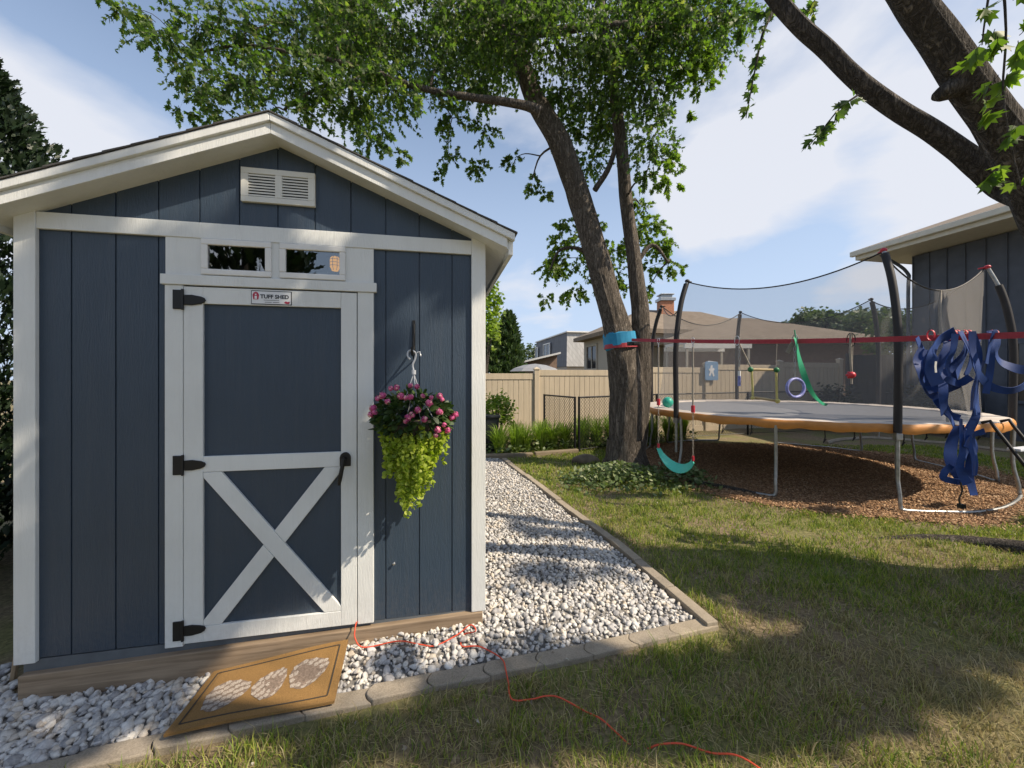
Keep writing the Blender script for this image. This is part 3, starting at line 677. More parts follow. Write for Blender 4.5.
# gable vent
m = MB(); vx0, vx1, vz0, vz1 = 1.072, 1.467, 2.662, 2.859
for bx in ((vx0, vx1, vz0, vz0+.032), (vx0, vx1, vz1-.032, vz1), (vx0, vx0+.038, vz0+.032, vz1-.032), (vx1-.038, vx1, vz0+.032, vz1-.032), (1.251, 1.288, vz0+.032, vz1-.032)):
    m.box(bx[0], bx[1], -.022, -.0005, bx[2], bx[3])
gv = m.build('gable_vent', M['vent'], shed, bevel=.002)
for a, b in ((vx0+.038, 1.251), (1.288, vx1-.038)):
    m = MB(); m.box(a, b, -.003, -.0008, vz0+.032, vz1-.032); m.build('vent_void', M['dark'], gv)
    m = MB()
    for k in range(8):
        z = vz0+.034+k*.0166; m.add([(a, -.020, z), (b, -.020, z), (b, -.005, z+.0115), (a, -.005, z+.0115), (a, -.020, z+.009), (b, -.020, z+.009), (b, -.005, z+.0165), (a, -.005, z+.0165)], [(0,3,2,1),(4,5,6,7),(0,1,5,4),(1,2,6,5),(2,3,7,6),(3,0,4,7)])
    m.build('louvers', M['vent'], gv)
m = MB(); m.tube([(1.918, .002, .497), (1.918, -.016, .497)], .004, 8); m.sphere((1.918, -.018, .497), .009, 10, 6, (1, .5, 1)); m.build('screw_head', M['chrome'], shed)
# lantern glowing behind the right-hand transom pane
ln = empty('lantern', shed_pt(1.535, .16, 2.333), 0, 'small glowing amber lantern behind the right transom window', 'lantern')
m = MB(); m.tube([(0, 0, 0), (0, 0, .02), (0, 0, .075), (0, 0, .09)], [.02, .032, .032, .02], 14); m.build('globe', M['glow'], ln, smooth=True)
m = MB()
for k in range(8):
    a = k*math.pi/4; m.tube([(.022*math.cos(a), .022*math.sin(a), 0), (.034*math.cos(a), .034*math.sin(a), .02), (.034*math.cos(a), .034*math.sin(a), .075), (.022*math.cos(a), .022*math.sin(a), .09)], .0016, 5)
for z in (.03, .05, .07): m.tube([(.034*math.cos(k*math.pi/6), .034*math.sin(k*math.pi/6), z) for k in range(12)], .0014, 4, closed=True)
m.tube([(0, 0, .09), (0, 0, .22), (0, 0, .56)], .002, 5); m.build('wire_cage', M['black_metal'], ln)
# ------------------------------------------------------------------ doormat
mat = empty('doormat', (-1.26, 2.0, 0), 0, 'brown coir doormat with three pinecone prints lying below the shed door', 'doormat')
fl, fr_, br_, bl = (Vector(p) for p in ((-1.575, 1.735, .030), (-.882, 1.905, .046), (-.965, 2.262, .095), (-1.645, 2.118, .022)))
def matp(u, v, lift=0):
    p = (fl*(1-u)+fr_*u)*(1-v)+(bl*(1-u)+br_*u)*v
    sag = -.006*math.sin(math.pi*v)*(1-u*.3)+.004+.012*math.sin(math.pi*u*1.0)*(v**2)+.006*math.sin(5*u+3*v)
    return (p.x+1.26, p.y-2.0, p.z+sag+lift)
N_ = 24; m = MB(); vs = []; fs = []
for lay in (0, -.014):
    for j in range(N_+1):
        for i in range(N_+1): vs.append(matp(i/N_, j/N_, lay+(.004 if lay == 0 and .05 < i/N_ < .95 and .07 < j/N_ < .93 else 0)))
q = (N_+1)**2
for j in range(N_):
    for i in range(N_):
        a = j*(N_+1)+i; fs.append((a, a+1, a+N_+2, a+N_+1)); fs.append((q+a, q+a+N_+1, q+a+N_+2, q+a+1))
for k in range(N_):
    a, b = k, k+1; fs.append((a, q+a, q+b, b)); a, b = N_*(N_+1)+k, N_*(N_+1)+k+1; fs.append((b, q+b, q+a, a))
    a, b = k*(N_+1), (k+1)*(N_+1); fs.append((b, q+b, q+a, a)); a, b = k*(N_+1)+N_, (k+1)*(N_+1)+N_; fs.append((a, q+a, q+b, b))
m.add(vs, fs); m.build('coir_pile', M['coir'], mat)
m = MB()
def groove(pts):
    m.ribbon([matp(u, v, .0055) for u, v in pts], .006, [(0, 1, 0) if abs(pts[0][0]-pts[-1][0]) > .2 else (1, 0, 0)]*len(pts), .002)
L_ = [k/16 for k in range(17)]
for v in (.09, .91): groove([(.06+.88*k, v) for k in L_])
for u in (.055, .945): groove([(u, .09+.82*k) for k in L_])
m.build('border_line', M['pot'], mat)
for (cu, cv, ru, rv, ang, n_) in ((.24, .46, .135, .24, .3, 8), (.51, .50, .12, .24, 1.0, 8), (.765, .56, .135, .23, .4, 8)):
    m = MB(); ca, sa = math.cos(ang), math.sin(ang)
    e_ = [(math.cos(k*math.pi/12)*1.02, math.sin(k*math.pi/12)*(1-.35*math.cos(k*math.pi/12))*1.02) for k in range(24)]
    m.add([matp(cu+(a*ca*ru-b*sa*ru*.8), cv+(a*sa*rv+b*ca*rv), .0052) for a, b in e_], [tuple(range(24))]); prt = m.build('pinecone_print', M['print_dark'], mat); m = MB()
    # scale-shaped petals laid in rows make the cone
    for r_ in range(n_):
        t_ = (r_+.5)/n_*2-1; half_ = math.sqrt(max(0, 1-t_*t_))*(1-.35*t_); k_ = max(2, int(5*half_))
        for c_ in range(k_):
            s_ = ((c_+.5+(.25 if r_ % 2 else -.25)*.8)/k_*2-1)*half_
            P = []
            for (da, db) in ((-.95, -.75), (.35, -.95), (1.25, 0), (.35, .95), (-.95, .75)):
                lu = t_+da*1.05/n_; lv = s_+db*.78*half_/k_
                P.append(matp(cu+(lu*ca*ru-lv*sa*ru*.8), cv+(lu*sa*rv+lv*ca*rv), .0062+.001*((r_+c_) % 2)))
            m.add(P, [(0, 1, 2, 3, 4)])
    m.build('cone_scales', M['print'], prt)

# ------------------------------------------------------------------ leaf and clump generators
LT = np.array([(0, 0), (.20, .08), (.50, .30), (.30, .40), (.44, .74), (.17, .62), (0, 1.0)])     # half of a lobed leaf
OVAL = np.array([(0, 0), (.18, .12), (.30, .35), (.28, .62), (.15, .86), (.05, .96), (0, 1.0)])
def leaf_arrays(P, size, droop, tmpl, fold=.35, up=.6, dirs=None):
    n = len(P)
    d = rng.normal(size=(n, 3)) if dirs is None else dirs+rng.normal(0, .35, (n, 3))
    if dirs is None: d[:, 2] *= .5
    d[:, 2] -= droop; d /= np.linalg.norm(d, axis=1, keepdims=True)
    nn = rng.normal(size=(n, 3))*.75; nn[:, 2] += up*rng.choice([1, 1, 1, -1], n)
    nn -= d*np.einsum('ij,ij->i', nn, d)[:, None]; nn /= np.linalg.norm(nn, axis=1, keepdims=True); s = np.cross(d, nn)
    T = tmpl; k = len(T)
    out = np.zeros((n, 2*k-2, 3))
    def place(x, y): return (s[:, None]*x[None, :, None]+d[:, None]*y[None, :, None]-nn[:, None]*(np.abs(x)*fold+.25*y*y*.6)[None, :, None])*size[:, None, None]+P[:, None]
    out[:, :k] = place(T[:, 0], T[:, 1]); out[:, k:] = place(-T[1:-1, 0], T[1:-1, 1])
    base = (np.arange(n)*(2*k-2))[:, None]
    L = base+np.arange(k)[None]; Rr = base+np.concatenate([[k-1], np.arange(2*k-3, k-1, -1), [0]])[None]
    return out.reshape(-1, 3), np.concatenate([L, Rr])
def clump_points(clumps, dens, step=.05, spread=1.0, hang=.35, fill=.75):
    pts, dirs, twigs = [], [], []
    for (x, y, z, r) in clumps:
        n = int(dens*(r/.5)**2); nt_ = max(2, n//11); c = np.array((x, y, z))
        for _ in range(nt_):
            a = rng.normal(size=3); a /= np.linalg.norm(a); s0 = c+a*r*rng.uniform(.05, fill)*np.array((1, 1, .8))
            dv_ = a*.8+rng.normal(size=3)*.5; dv_[2] -= hang; dv_ /= np.linalg.norm(dv_); ln_ = r*rng.uniform(.45, .85)*spread
            k = 11; ts = np.linspace(.12, 1, k); bend = np.array((0, 0, -.22*ln_))
            tp = s0+dv_*ln_*ts[:, None]+bend*(ts**2)[:, None]
            side = np.cross(dv_, rng.normal(size=3)); side /= np.linalg.norm(side)+1e-6
            sg = np.where(np.arange(k) % 2, 1, -1)[:, None]
            pts.append(tp); dirs.append(dv_[None]*.6+side*sg*.9); twigs.append((s0, s0+dv_*ln_*.5+bend*.25, s0+dv_*ln_+bend))
    return np.concatenate(pts), np.concatenate(dirs), twigs
def limb_net(m, skeleton, clumps, r0=.03, minr=.2):
    """join every clump to the nearest limb that is already there"""
    nodes = [(np.array(p), r) for p, r in skeleton]
    todo = sorted([np.array(c) for c in clumps if c[3] >= minr], key=lambda c: min(np.linalg.norm(c[:3]-p) for p, _ in nodes))
    for c in todo:
        # prefer a parent that is closer to the trunk
        k = min(range(len(nodes)), key=lambda i: np.linalg.norm(nodes[i][0]-c[:3])+.0*nodes[i][1])
        p, r = nodes[k]; e = c[:3]; L = np.linalg.norm(e-p); rr = min(r*.7, r0, .012+.02*L)
        mid = (p+e)/2+np.array((rng.normal(0, .07), rng.normal(0, .07), .12))*L
        pts = catmull([p, mid, e], 4); m.tube(pts, lerp_list([rr, rr*.75, rr*.45], len(pts)), 6)
        nodes.append(((mid), rr*.75)); nodes.append((e, rr*.55))
def twig_mesh(m, twigs, r=.003):
    for a, b, c in twigs: m.tube([a, b, c], [r*1.4, r, r*.5], 3, cap=False)

def wobble(seed, amp=.06, lobes=5):
    def f(a, i, P):
        v = mnoise.noise(Vector((math.cos(a)*1.6+seed, math.sin(a)*1.6, P.z*.9)))
        w_ = mnoise.noise(Vector((math.cos(a)*6+seed, math.sin(a)*6, P.z*1.6)))
        u_ = mnoise.noise(Vector((math.cos(a)*13+seed, math.sin(a)*13, P.z*2.2)))
        return 1+amp*1.5*v+amp*.7*w_+amp*.8*u_
    return f

# ------------------------------------------------------------------ the hanging basket on its hook
bk = empty('plant_hook', shed_pt(2.036, 0, 1.79), math.atan2(SD[1], SD[0]), 'black twisted iron wall hook screwed to the shed siding', 'hook')
m = MB(); m.box(-.009, .009, -.006, -.0005, .0, .215)
m.tube([(0, -.008, .19), (.003, -.014, .13), (-.003, -.014, .08), (0, -.010, .03)], .006, 6); m.build('back_plate', M['black_metal'], bk, bevel=.001)
m = MB(); m.tube(catmull([(0, -.004, .05), (0, -.04, .025), (0, -.10, .005), (0, -.155, -.01), (0, -.185, .005), (0, -.19, .035)], 5), .0065, 8); m.tube(catmull([(0, -.006, -.035), (0, -.04, -.02), (0, -.09, .0)], 4), .005, 6); m.build('hook_arm', M['black_metal'], bk, smooth=True)
hb = empty('hanging_basket', shed_pt(2.045, -.17, 1.40), math.atan2(SD[1], SD[0]), 'hanging basket with pink flowers and long trailing lime green vines', 'hanging basket')
m = MB(); m.tube(catmull([(-.02, 0, .352), (-.034, 0, .372), (-.03, 0, .398), (-.008, 0, .405), (.012, 0, .385), (.006, 0, .35), (-.006, 0, .32), (0, 0, .285)], 5), .006, 6)
m.tube([(0, 0, .29), (0, 0, .265)], .013, 8)
m.tube([(.018, 0, .392), (.034, 0, .398), (.04, 0, .372)], .005, 6)
for a in range(4):
    an = a*math.pi/2+.4; m.tube([(0, 0, .272), (.05*math.cos(an), .05*math.sin(an), .12), (.135*math.cos(an), .135*math.sin(an), -.02)], .0028, 5)
m.build('hanger', M['clear_plastic'], hb, smooth=True)
m = MB(); m.tube([(0, 0, -.15), (0, 0, -.145), (0, 0, -.08), (0, 0, -.02), (0, 0, -.015)], [.06, .085, .12, .142, .135], 20); m.build('pot', M['pot'], hb, smooth=True)
def dome(n, c, rx, ry, rz, lo=-.3):
    a = rng.uniform(0, 2*np.pi, n); z = rng.uniform(lo, 1, n); q = np.sqrt(np.clip(1-z*z, 0, 1)); k = rng.uniform(.72, 1.0, n)
    return np.stack([c[0]+rx*q*np.cos(a)*k, c[1]+ry*q*np.sin(a)*k, c[2]+rz*z*k], 1), np.stack([q*np.cos(a), q*np.sin(a), z*.7], 1)
P, D = dome(620, (.0, 0, .01), .215, .165, .155, -.45)
P[:, 1] = np.minimum(P[:, 1], .150)
v, f = leaf_arrays(P, rng.uniform(.035, .062, len(P)), .35, OVAL, .2, .8, D*1.0)
np_mesh('leaves', v, f, M['basket_leaf'], hb)
# flower heads: each a ball of small florets
FL = [(-.19, .13), (-.165, .145), (-.12, .185), (-.09, .19), (-.015, .20), (.02, .195), (-.06, .145), (-.035, .135), (-.01, .14), (.055, .145), (.10, .135), (.09, .105), (.145, .14), (.16, .12), (.145, .055), (.235, .03), (.215, .015), (-.02, .03), (.0, .045), (-.03, .012), (.17, -.02), (.135, -.045), (.125, -.075), (.19, -.055), (-.225, .04), (-.20, .055), (-.215, .075), (.03, .07), (-.13, .115), (.065, .02)]
for (x, z) in FL:
    rr = math.hypot(x/.225, (z-.01)/.19); y = -.165*math.sqrt(max(.05, 1-min(rr, .98)**2))-.01
    c = np.array((x*1.02, y, z)); r_ = rng.uniform(.011, .021); k = 22; fv, ff = [], []
    d = rng.normal(size=(k, 3)); d /= np.linalg.norm(d, axis=1, keepdims=True)
    for dd_ in d:
        n1 = np.cross(dd_, (0.3, .5, .8)); n1 /= np.linalg.norm(n1); n2 = np.cross(dd_, n1); pc_ = c+dd_*r_; off = len(fv)
        fv += [pc_+dd_*.002]+[pc_+(n1*math.cos(t_)+n2*math.sin(t_))*rng.uniform(.0058, .0088) for t_ in np.linspace(0, 2*np.pi, 6)[:-1]]; ff += [(off, off+1+q_, off+1+(q_+1) % 5) for q_ in range(5)]
    m = MB(); m.add(fv, ff); m.sphere(c, r_*.86, 8, 6); m.build('flower_head', M['pink'], hb)
# trailing vines
vp, vd, vt = [], [], MB()
for i in range(95):
    a = rng.uniform(0, 2*np.pi); x0_ = .205*math.cos(a)*rng.uniform(.25, 1.05); y0_ = .13*math.sin(a)-.01; z0_ = rng.uniform(-.10, -.01)
    edge = 1-min(1, abs(x0_+.02)/.20); L = rng.uniform(.12, .24)+.27*edge*rng.uniform(.25, 1)
    if x0_ > .12: L *= .75
    dx, dy = rng.normal(0, .02)-.03*(x0_ < 0)*0, rng.normal(0, .02); k = int(L/.011); ts = np.linspace(0, 1, k)
    px_ = x0_*(1-.22*ts)+dx*ts; py_ = np.minimum(y0_+dy*ts-.03*np.sin(ts*2), .135); pz_ = z0_-L*ts
    p = np.stack([px_, py_, pz_], 1)
    vt.tube([tuple(q) for q in p[::4]], .0014, 3, cap=False)
    for sg in (-1, 1):
        an = rng.uniform(0, 2*np.pi, k); vp.append(p); vd.append(np.stack([np.cos(an), np.sin(an), np.full(k, -.35)], 1))
vp = np.concatenate(vp); vd = np.concatenate(vd)
v, f = leaf_arrays(vp, rng.uniform(.015, .028, len(vp)), .1, np.array([(0, 0), (.3, .1), (.5, .35), (.5, .65), (.3, .9), (.1, 1.0), (0, 1.0)]), .1, .8, vd)
vo_ = np_mesh('trailing_vines', v, f, M['lime'], hb); vt.build('vine_stems', M['lime'], vo_)

# ------------------------------------------------------------------ extension cord
def up(x, y, dz=0): return (x, y, float(gh(x, y))+dz)
cp = [shed_pt(1.70, -.012, .165), shed_pt(1.70, -.05, .160), shed_pt(1.705, -.085, .11), shed_pt(1.76, -.10, .06), shed_pt(1.95, -.105, .075), shed_pt(2.08, -.13, .055), shed_pt(2.17, -.15, .05), shed_pt(2.30, -.115, .075), shed_pt(2.38, -.10, .115), shed_pt(2.41, -.14, .10),
      up(-.30, 2.38, .05), up(-.30, 2.29, .045), up(-.20, 2.27, .055), up(-.10, 2.22, .046), up(-.05, 2.17, .045), up(-.035, 2.11, .044), up(-.02, 2.04, .034), up(.0, 1.94, .03), up(.10, 1.945, .022), up(.17, 1.95, .03), up(.24, 1.94, .028), up(.36, 1.86, .02), up(.42, 1.81, .028), up(.48, 1.755, .012), up(.53, 1.715, -.004), up(.59, 1.70, -.006), up(.65, 1.695, .022), up(.75, 1.69, .032), up(.86, 1.66, .022), up(.97, 1.62, .04), up(1.1, 1.5, .02), up(1.3, 1.3, .02)]
m = MB(); pts = catmull(cp, 7); m.tube(pts, .0039, 7); o = m.build('extension_cord', M['cord'], smooth=True); tag(o, 'orange extension cord running from the shed door across gravel and grass', 'extension cord')
# ------------------------------------------------------------------ trees
def at(px, py, Y): return ((px-512)/384*Y, Y, 1.65-(py-377)/384*Y)
CROWN_A = [[-5.51,5.4,6.84,0.31],[-4.86,5.3,6.37,0.39],[-4.55,5.6,6.78,0.51],[-4.61,5.5,6.02,0.4],[-3.96,5.8,6.89,0.6],[-3.83,5.4,5.83,0.45],[-4.2,5.4,5.48,0.28],[-3.3,5.7,6.13,0.56],[-4.84,5.6,5.57,0.2],[-3.42,6.2,7.28,0.65],[-2.53,6.0,6.95,0.66],[-2.67,5.8,5.91,0.45],[-2.97,5.6,5.51,0.29],[-1.92,6.3,7.38,0.79],[-1.94,6.0,6.17,0.56],[-2.11,5.7,5.24,0.33],[-1.66,5.6,4.89,0.19],[-2.3,5.8,5.68,0.38],[-3.53,5.6,5.47,0.26],[-1.03,6.4,7.63,0.8],[-1.16,6.2,6.67,0.58],[-0.58,6.6,6.67,0.48],[-1.03,6.6,6.1,0.31],[-1.1,6.6,5.47,0.27],[-0.54,6.9,6.12,0.29],[-0.66,6.8,5.4,0.25],[0.05,6.9,5.59,0.22],[0.36,6.9,5.19,0.22],[0.65,6.9,4.92,0.16],[-1.24,6.6,5.12,0.14],[-0.19,6.2,7.33,0.78],[0.56,6.0,7.1,0.75],[1.42,6.2,7.12,0.81],[2.3,6.4,7.47,0.8],[2.87,6.2,7.45,0.61],[0.93,7.4,7.14,0.54],[1.74,7.6,7.13,0.79],[2.13,6.4,6.52,0.63],[2.26,6.2,5.51,0.45],[2.52,6.2,4.86,0.26],[2.76,6.3,6.72,0.46],[3.12,6.3,6.93,0.39],[3.46,6.1,7.45,0.38],[1.58,7.6,5.94,0.44],[1.98,7.6,6.54,0.51],[2.22,6.4,4.97,0.23],[2.92,6.3,6.0,0.13],[1.15,7.6,6.54,0.36],[3.08,6.3,6.44,0.2],[2.31,6.2,6.04,0.32],[1.0,8.0,4.5,0.35],[1.62,8.0,4.71,0.38],[0.81,8.0,3.98,0.31],[1.27,8.0,3.46,0.31],[2.08,8.0,4.3,0.42],[2.98,8.0,4.44,0.33],[3.21,7.9,3.95,0.25],[1.88,8.0,3.67,0.33],[2.83,8.0,3.92,0.25],[3.48,7.9,3.89,0.12],[2.98,8.0,4.82,0.25],[0.68,7.9,3.23,0.19],[1.01,8.1,4.08,0.38],[1.5,7.9,4.1,0.37],[2.6,7.8,4.68,0.37],[2.14,8.2,3.83,0.34],[3.17,7.8,4.33,0.28],[1.12,8.0,4.88,0.25],[2.76,7.8,3.42,0.2],[2.47,7.4,4.96,0.27],[2.67,6.4,5.27,0.23],[2.35,8.0,3.57,0.21],[-1.53,5.5,5.76,0.29],[-2.25,5.4,5.83,0.28],[-1.03,5.9,5.95,0.2],[-2.91,5.4,6.02,0.31],[-1.92,5.5,6.02,0.26],[-0.67,6.1,6.18,0.16],[2.45,7.14,7.94,0.54],[-2.87,6.85,8.33,0.49],[-3.01,7.08,7.59,0.57],[-0.25,7.81,8.25,0.7],[-0.52,6.87,8.18,0.56],[0.62,6.88,8.53,0.61],[1.7,7.87,8.48,0.52],[2.8,6.8,8.83,0.57],[0.27,7.19,8.58,0.47],[2.63,7.64,9.21,0.48],[-0.13,7.18,7.99,0.47],[2.4,7.08,8.36,0.54],[-3.59,7.81,8.32,0.47],[-0.79,7.92,8.38,0.57],[0.69,7.61,9.31,0.64],[1.67,7.57,8.9,0.49],[-2.65,7.25,8.22,0.58],[2.61,7.76,9.54,0.55],[-0.69,7.93,8.8,0.63],[3.72,6.98,7.93,0.61],[1.87,7.46,8.16,0.54],[0.09,7.28,7.82,0.5],[-3.75,7.92,9.31,0.64],[3.26,7.03,8.59,0.66],[2.49,6.89,8.71,0.5],[2.95,7.43,8.16,0.46],[-0.76,8.59,10.38,0.53],[0.96,6.1,10.12,0.52],[1.39,7.02,9.85,0.78],[1.8,6.0,10.14,0.7],[1.05,5.98,10.98,0.62],[-3.81,5.91,10.25,0.71],[-0.71,6.84,9.1,0.54],[-0.14,8.0,9.12,0.57],[-4.01,5.73,9.87,0.61],[-3.82,7.93,10.96,0.78],[-3.29,8.34,9.85,0.75],[-0.09,9.1,10.26,0.72],[-3.07,6.72,10.24,0.52],[2.56,7.44,10.19,0.75],[2.73,7.21,10.23,0.68],[-1.02,5.37,10.41,0.65],[-2.28,6.25,10.38,0.7],[1.02,9.1,10.87,0.79],[-1.42,8.45,9.65,0.51],[1.62,7.12,11.15,0.55],[-1.43,5.95,9.16,0.56],[-1.99,5.56,10.37,0.64],[-1.08,8.57,11.31,0.56],[-0.84,5.87,9.48,0.6],[3.03,8.21,9.91,0.55],[0.51,7.0,9.54,0.63],[-4.18,5.66,11.23,0.57],[-3.9,5.6,9.25,0.76],[-3.76,8.22,9.81,0.69],[-2.05,6.97,10.9,0.75],[-3.39,7.15,11.37,0.61],[1.52,5.99,9.93,0.61],[1.6,7.44,9.57,0.52],[-3.49,6.61,9.06,0.55]]
CROWN_B_SEEN = [[2.49,1.95,3.47,0.11],[2.4,1.95,3.36,0.08],[2.5,1.95,3.21,0.08],[2.37,1.9,2.98,0.07],[2.47,1.9,2.87,0.06],[2.41,1.9,2.7,0.05],[2.5,1.9,3.32,0.08],[2.37,1.95,3.49,0.05],[2.47,1.9,2.62,0.04],[2.73,4.4,5.76,0.19],[2.81,4.4,5.31,0.15],[2.91,4.4,5.76,0.14],[2.75,4.4,4.88,0.09],[2.67,4.4,4.63,0.08],[2.84,4.4,5.05,0.09],[2.53,3.1,3.66,0.05],[2.42,3.1,3.52,0.05],[2.62,3.1,3.77,0.03],[3.16,4.0,5.58,0.15],[3.04,4.2,5.88,0.17]]
CROWN_B_HIGH = [[5.88,-0.57,9.25,0.15],[5.99,0.27,4.75,0.4],[2.86,0.32,5.73,0.26],[2.53,0.86,5.34,0.24],[3.15,-0.13,6.09,0.24],[5.53,-0.23,6.11,0.25],[8.27,0.14,6.27,0.4],[3.89,0.2,7.29,0.36],[1.18,1.11,5.11,0.35],[6.02,-0.69,8.4,0.11],[2.95,-0.33,5.37,0.23],[6.23,3.58,4.76,0.16],[7.26,4.08,5.33,0.37],[5.73,-0.79,8.61,0.11],[6.17,-0.61,9.15,0.18],[8.82,-0.39,7.38,0.17],[6.03,1.38,4.75,0.29],[7.88,4.13,5.19,0.36],[5.78,-0.88,9.07,0.25],[6.43,-0.85,8.97,0.26],[2.43,0.15,5.62,0.39],[2.23,0.57,5.62,0.31],[7.84,0.89,5.04,0.22],[5.55,0.09,5.5,0.34],[9.33,0.33,7.05,0.16],[2.82,0.75,4.94,0.12],[8.4,0.6,6.32,0.22],[7.67,-0.74,7.05,0.14],[4.89,-0.4,9.28,0.31],[8.06,4.25,4.85,0.26],[2.69,-0.19,5.53,0.28],[6.79,-0.27,6.21,0.36],[3.24,0.04,7.91,0.13],[3.78,0.51,7.24,0.3],[6.03,-0.56,8.58,0.14],[7.74,0.59,5.07,0.4],[1.63,0.46,6.45,0.11],[9.03,0.55,9.21,0.12],[3.35,-0.07,7.74,0.26],[9.19,-0.35,9.44,0.22],[8.48,0.13,8.15,0.12],[7.26,1.28,5.63,0.16],[7.61,1.02,5.72,0.12],[8.77,3.62,4.63,0.12],[8.29,-1.59,9.15,0.19],[8.65,4.22,4.94,0.11],[5.54,-0.85,9.36,0.35],[4.12,-0.5,6.39,0.15],[5.03,-0.11,7.69,0.17],[5.41,-0.11,8.4,0.15],[6.62,-1.34,9.11,0.32],[3.77,-0.37,8.43,0.13],[4.55,0.11,4.74,0.11],[7.38,1.27,6.39,0.14],[5.16,-0.84,9.49,0.13],[7.88,-1.54,9.03,0.16],[8.58,4.74,6.06,0.25],[8.95,4.4,4.46,0.11],[3.67,0.21,6.21,0.17],[7.95,0.98,4.79,0.23],[9.0,3.19,5.8,0.37],[7.25,1.37,6.99,0.12],[9.21,2.64,5.78,0.12],[8.56,0.35,7.0,0.39],[6.8,-0.89,7.26,0.2],[8.02,-0.19,6.25,0.24],[6.85,1.33,7.09,0.17],[2.84,0.13,6.78,0.25],[1.93,0.82,4.64,0.17],[8.86,4.33,4.63,0.15],[2.15,0.32,6.88,0.17],[3.41,-0.3,6.77,0.37],[5.43,2.26,5.58,0.12],[1.87,1.39,4.98,0.16],[9.05,2.92,6.55,0.12],[7.21,1.44,6.78,0.13],[7.56,1.18,7.5,0.15],[2.34,0.45,4.75,0.38],[9.3,0.65,8.09,0.12],[7.78,2.89,6.62,0.16],[8.7,1.0,5.22,0.11],[6.2,-0.24,6.66,0.13],[7.92,5.22,4.76,0.25],[7.64,3.37,5.31,0.17],[8.08,1.06,4.57,0.18],[9.61,0.74,5.93,0.19],[8.4,3.68,4.47,0.37],[5.86,-0.09,9.07,0.11],[6.31,1.86,4.78,0.15],[2.03,1.46,4.91,0.12],[3.96,0.79,6.82,0.11],[5.3,-0.28,7.4,0.11],[6.6,0.51,5.26,0.12],[6.14,-1.03,7.46,0.13],[8.96,2.61,7.4,0.15],[9.06,3.19,7.76,0.15],[7.26,1.48,7.7,0.13],[7.28,-0.96,7.45,0.12],[8.18,5.34,4.42,0.14],[8.59,2.96,4.92,0.13],[3.17,0.01,4.99,0.12],[6.13,-0.6,8.28,0.11],[3.74,-0.36,8.82,0.21],[9.04,2.32,8.18,0.14],[6.26,-0.51,8.86,0.11],[9.31,3.59,4.73,0.27],[8.42,4.4,4.44,0.15],[8.64,1.09,8.77,0.13],[8.27,-0.26,6.17,0.11],[2.54,0.93,4.8,0.11],[3.69,0.52,4.59,0.11]]  # unseen upper crown, clumps placed along sun rays to shade lawn and shed

def trunk_tube(m, nodes, n=20, seed=0, amp=.06, sub=9):
    pts = catmull([p for p, r in nodes], sub); m.tube(pts, lerp_list([r for p, r in nodes], len(pts)), n, wob=wobble(seed, amp))
def flare(m, c, r, n=26, roots=7, h=.55, seed=1, reach=1.9):
    """root flare: the trunk foot spreading into root ridges"""
    vs, fs, K = [], [], 10
    for j in range(K+1):
        t_ = j/K; z = h*(1-t_)**1.2-.08*t_
        for i in range(n*2):
            a = math.pi*i/n; rid = .5+.5*math.cos(a*roots+seed+.6*math.sin(a*2)); sp_ = t_**2.2
            rr = r*(1+sp_*((reach-1)*rid**1.5+.15))*(1+.05*mnoise.noise(Vector((math.cos(a)*3, math.sin(a)*3, z*4+seed))))
            vs.append((c[0]+rr*math.cos(a), c[1]+rr*math.sin(a), c[2]+z))
    for j in range(K):
        for i in range(n*2):
            a = j*n*2+i; b = j*n*2+(i+1) % (n*2); fs.append((a, a+n*2, b+n*2, b))
    m.add(vs, fs)

def nodes_px(L, Y, dY=0.0):
    out = []
    for (px, py, r) in L:
        yy = Y+dY*(377-py)/384; out.append((Vector(at(px, py, yy)), r/384*yy))
    return out
ta = empty('maple_tree', (2.05, 6.85, .05), 0, 'forked silver maple with a blue band round its leaning left stem', 'tree')
def rel(nodes, o): return [(p-Vector(o), r) for p, r in nodes]
O = (2.05, 6.85, .05)
stemL = nodes_px([(627, 486, 19.4), (627, 455, 18.0), (627, 420, 17.2), (627, 390, 16.3), (623, 360, 15.4), (619, 340, 14.1), (613, 315, 12.8), (607, 295, 11.9), (595, 250, 11.6), (580, 200, 11.4), (559, 143, 10.6), (536, 102, 9.7), (524, 70, 8.4), (513, 35, 7.5), (502, -5, 6.6), (490, -60, 5.3)], 6.85, -.2)
stemR = nodes_px([(634, 450, 10.6), (638, 410, 11.0), (641, 375, 10.1), (641, 345, 9.2), (640, 310, 8.1), (637, 285, 7.5), (632, 245, 6.7), (626, 200, 6.2), (622, 150, 5.8), (617, 112, 5.5), (610, 60, 4.8), (600, 0, 4.0), (590, -60, 3.1)], 6.95, -.1)
m = MB(); trunk_tube(m, rel(stemL, O), 56, 3.1, .075); trunk_tube(m, rel(stemR, O), 36, 8.2, .075)
flare(m, (-.02, 0, .0), .325, 24, 6, .5, 1, 1.45)
br1 = nodes_px([(540, 112, 6), (527, 106, 4.6), (500, 101, 4.0), (470, 97, 3.6), (430, 90, 3.0), (390, 78, 2.6), (340, 62, 2.2), (290, 52, 1.8), (240, 45, 1.4), (190, 55, 1.0)], 6.6, -.9)
br2 = nodes_px([(430, 90, 2.2), (380, 82, 2.0), (330, 84, 1.8), (297, 100, 1.6), (284, 110, 1.2)], 6.0)
br3 = nodes_px([(513, 35, 5), (560, 30, 4), (610, 25, 3.5), (660, 25, 3), (700, 30, 2)], 6.6)
br4 = nodes_px([(595, 190, 3), (610, 165, 2.6), (622, 120, 2)], 6.9)
br5 = nodes_px([(632, 270, 2.6), (652, 245, 2), (668, 262, 1.2)], 7.3, 0)
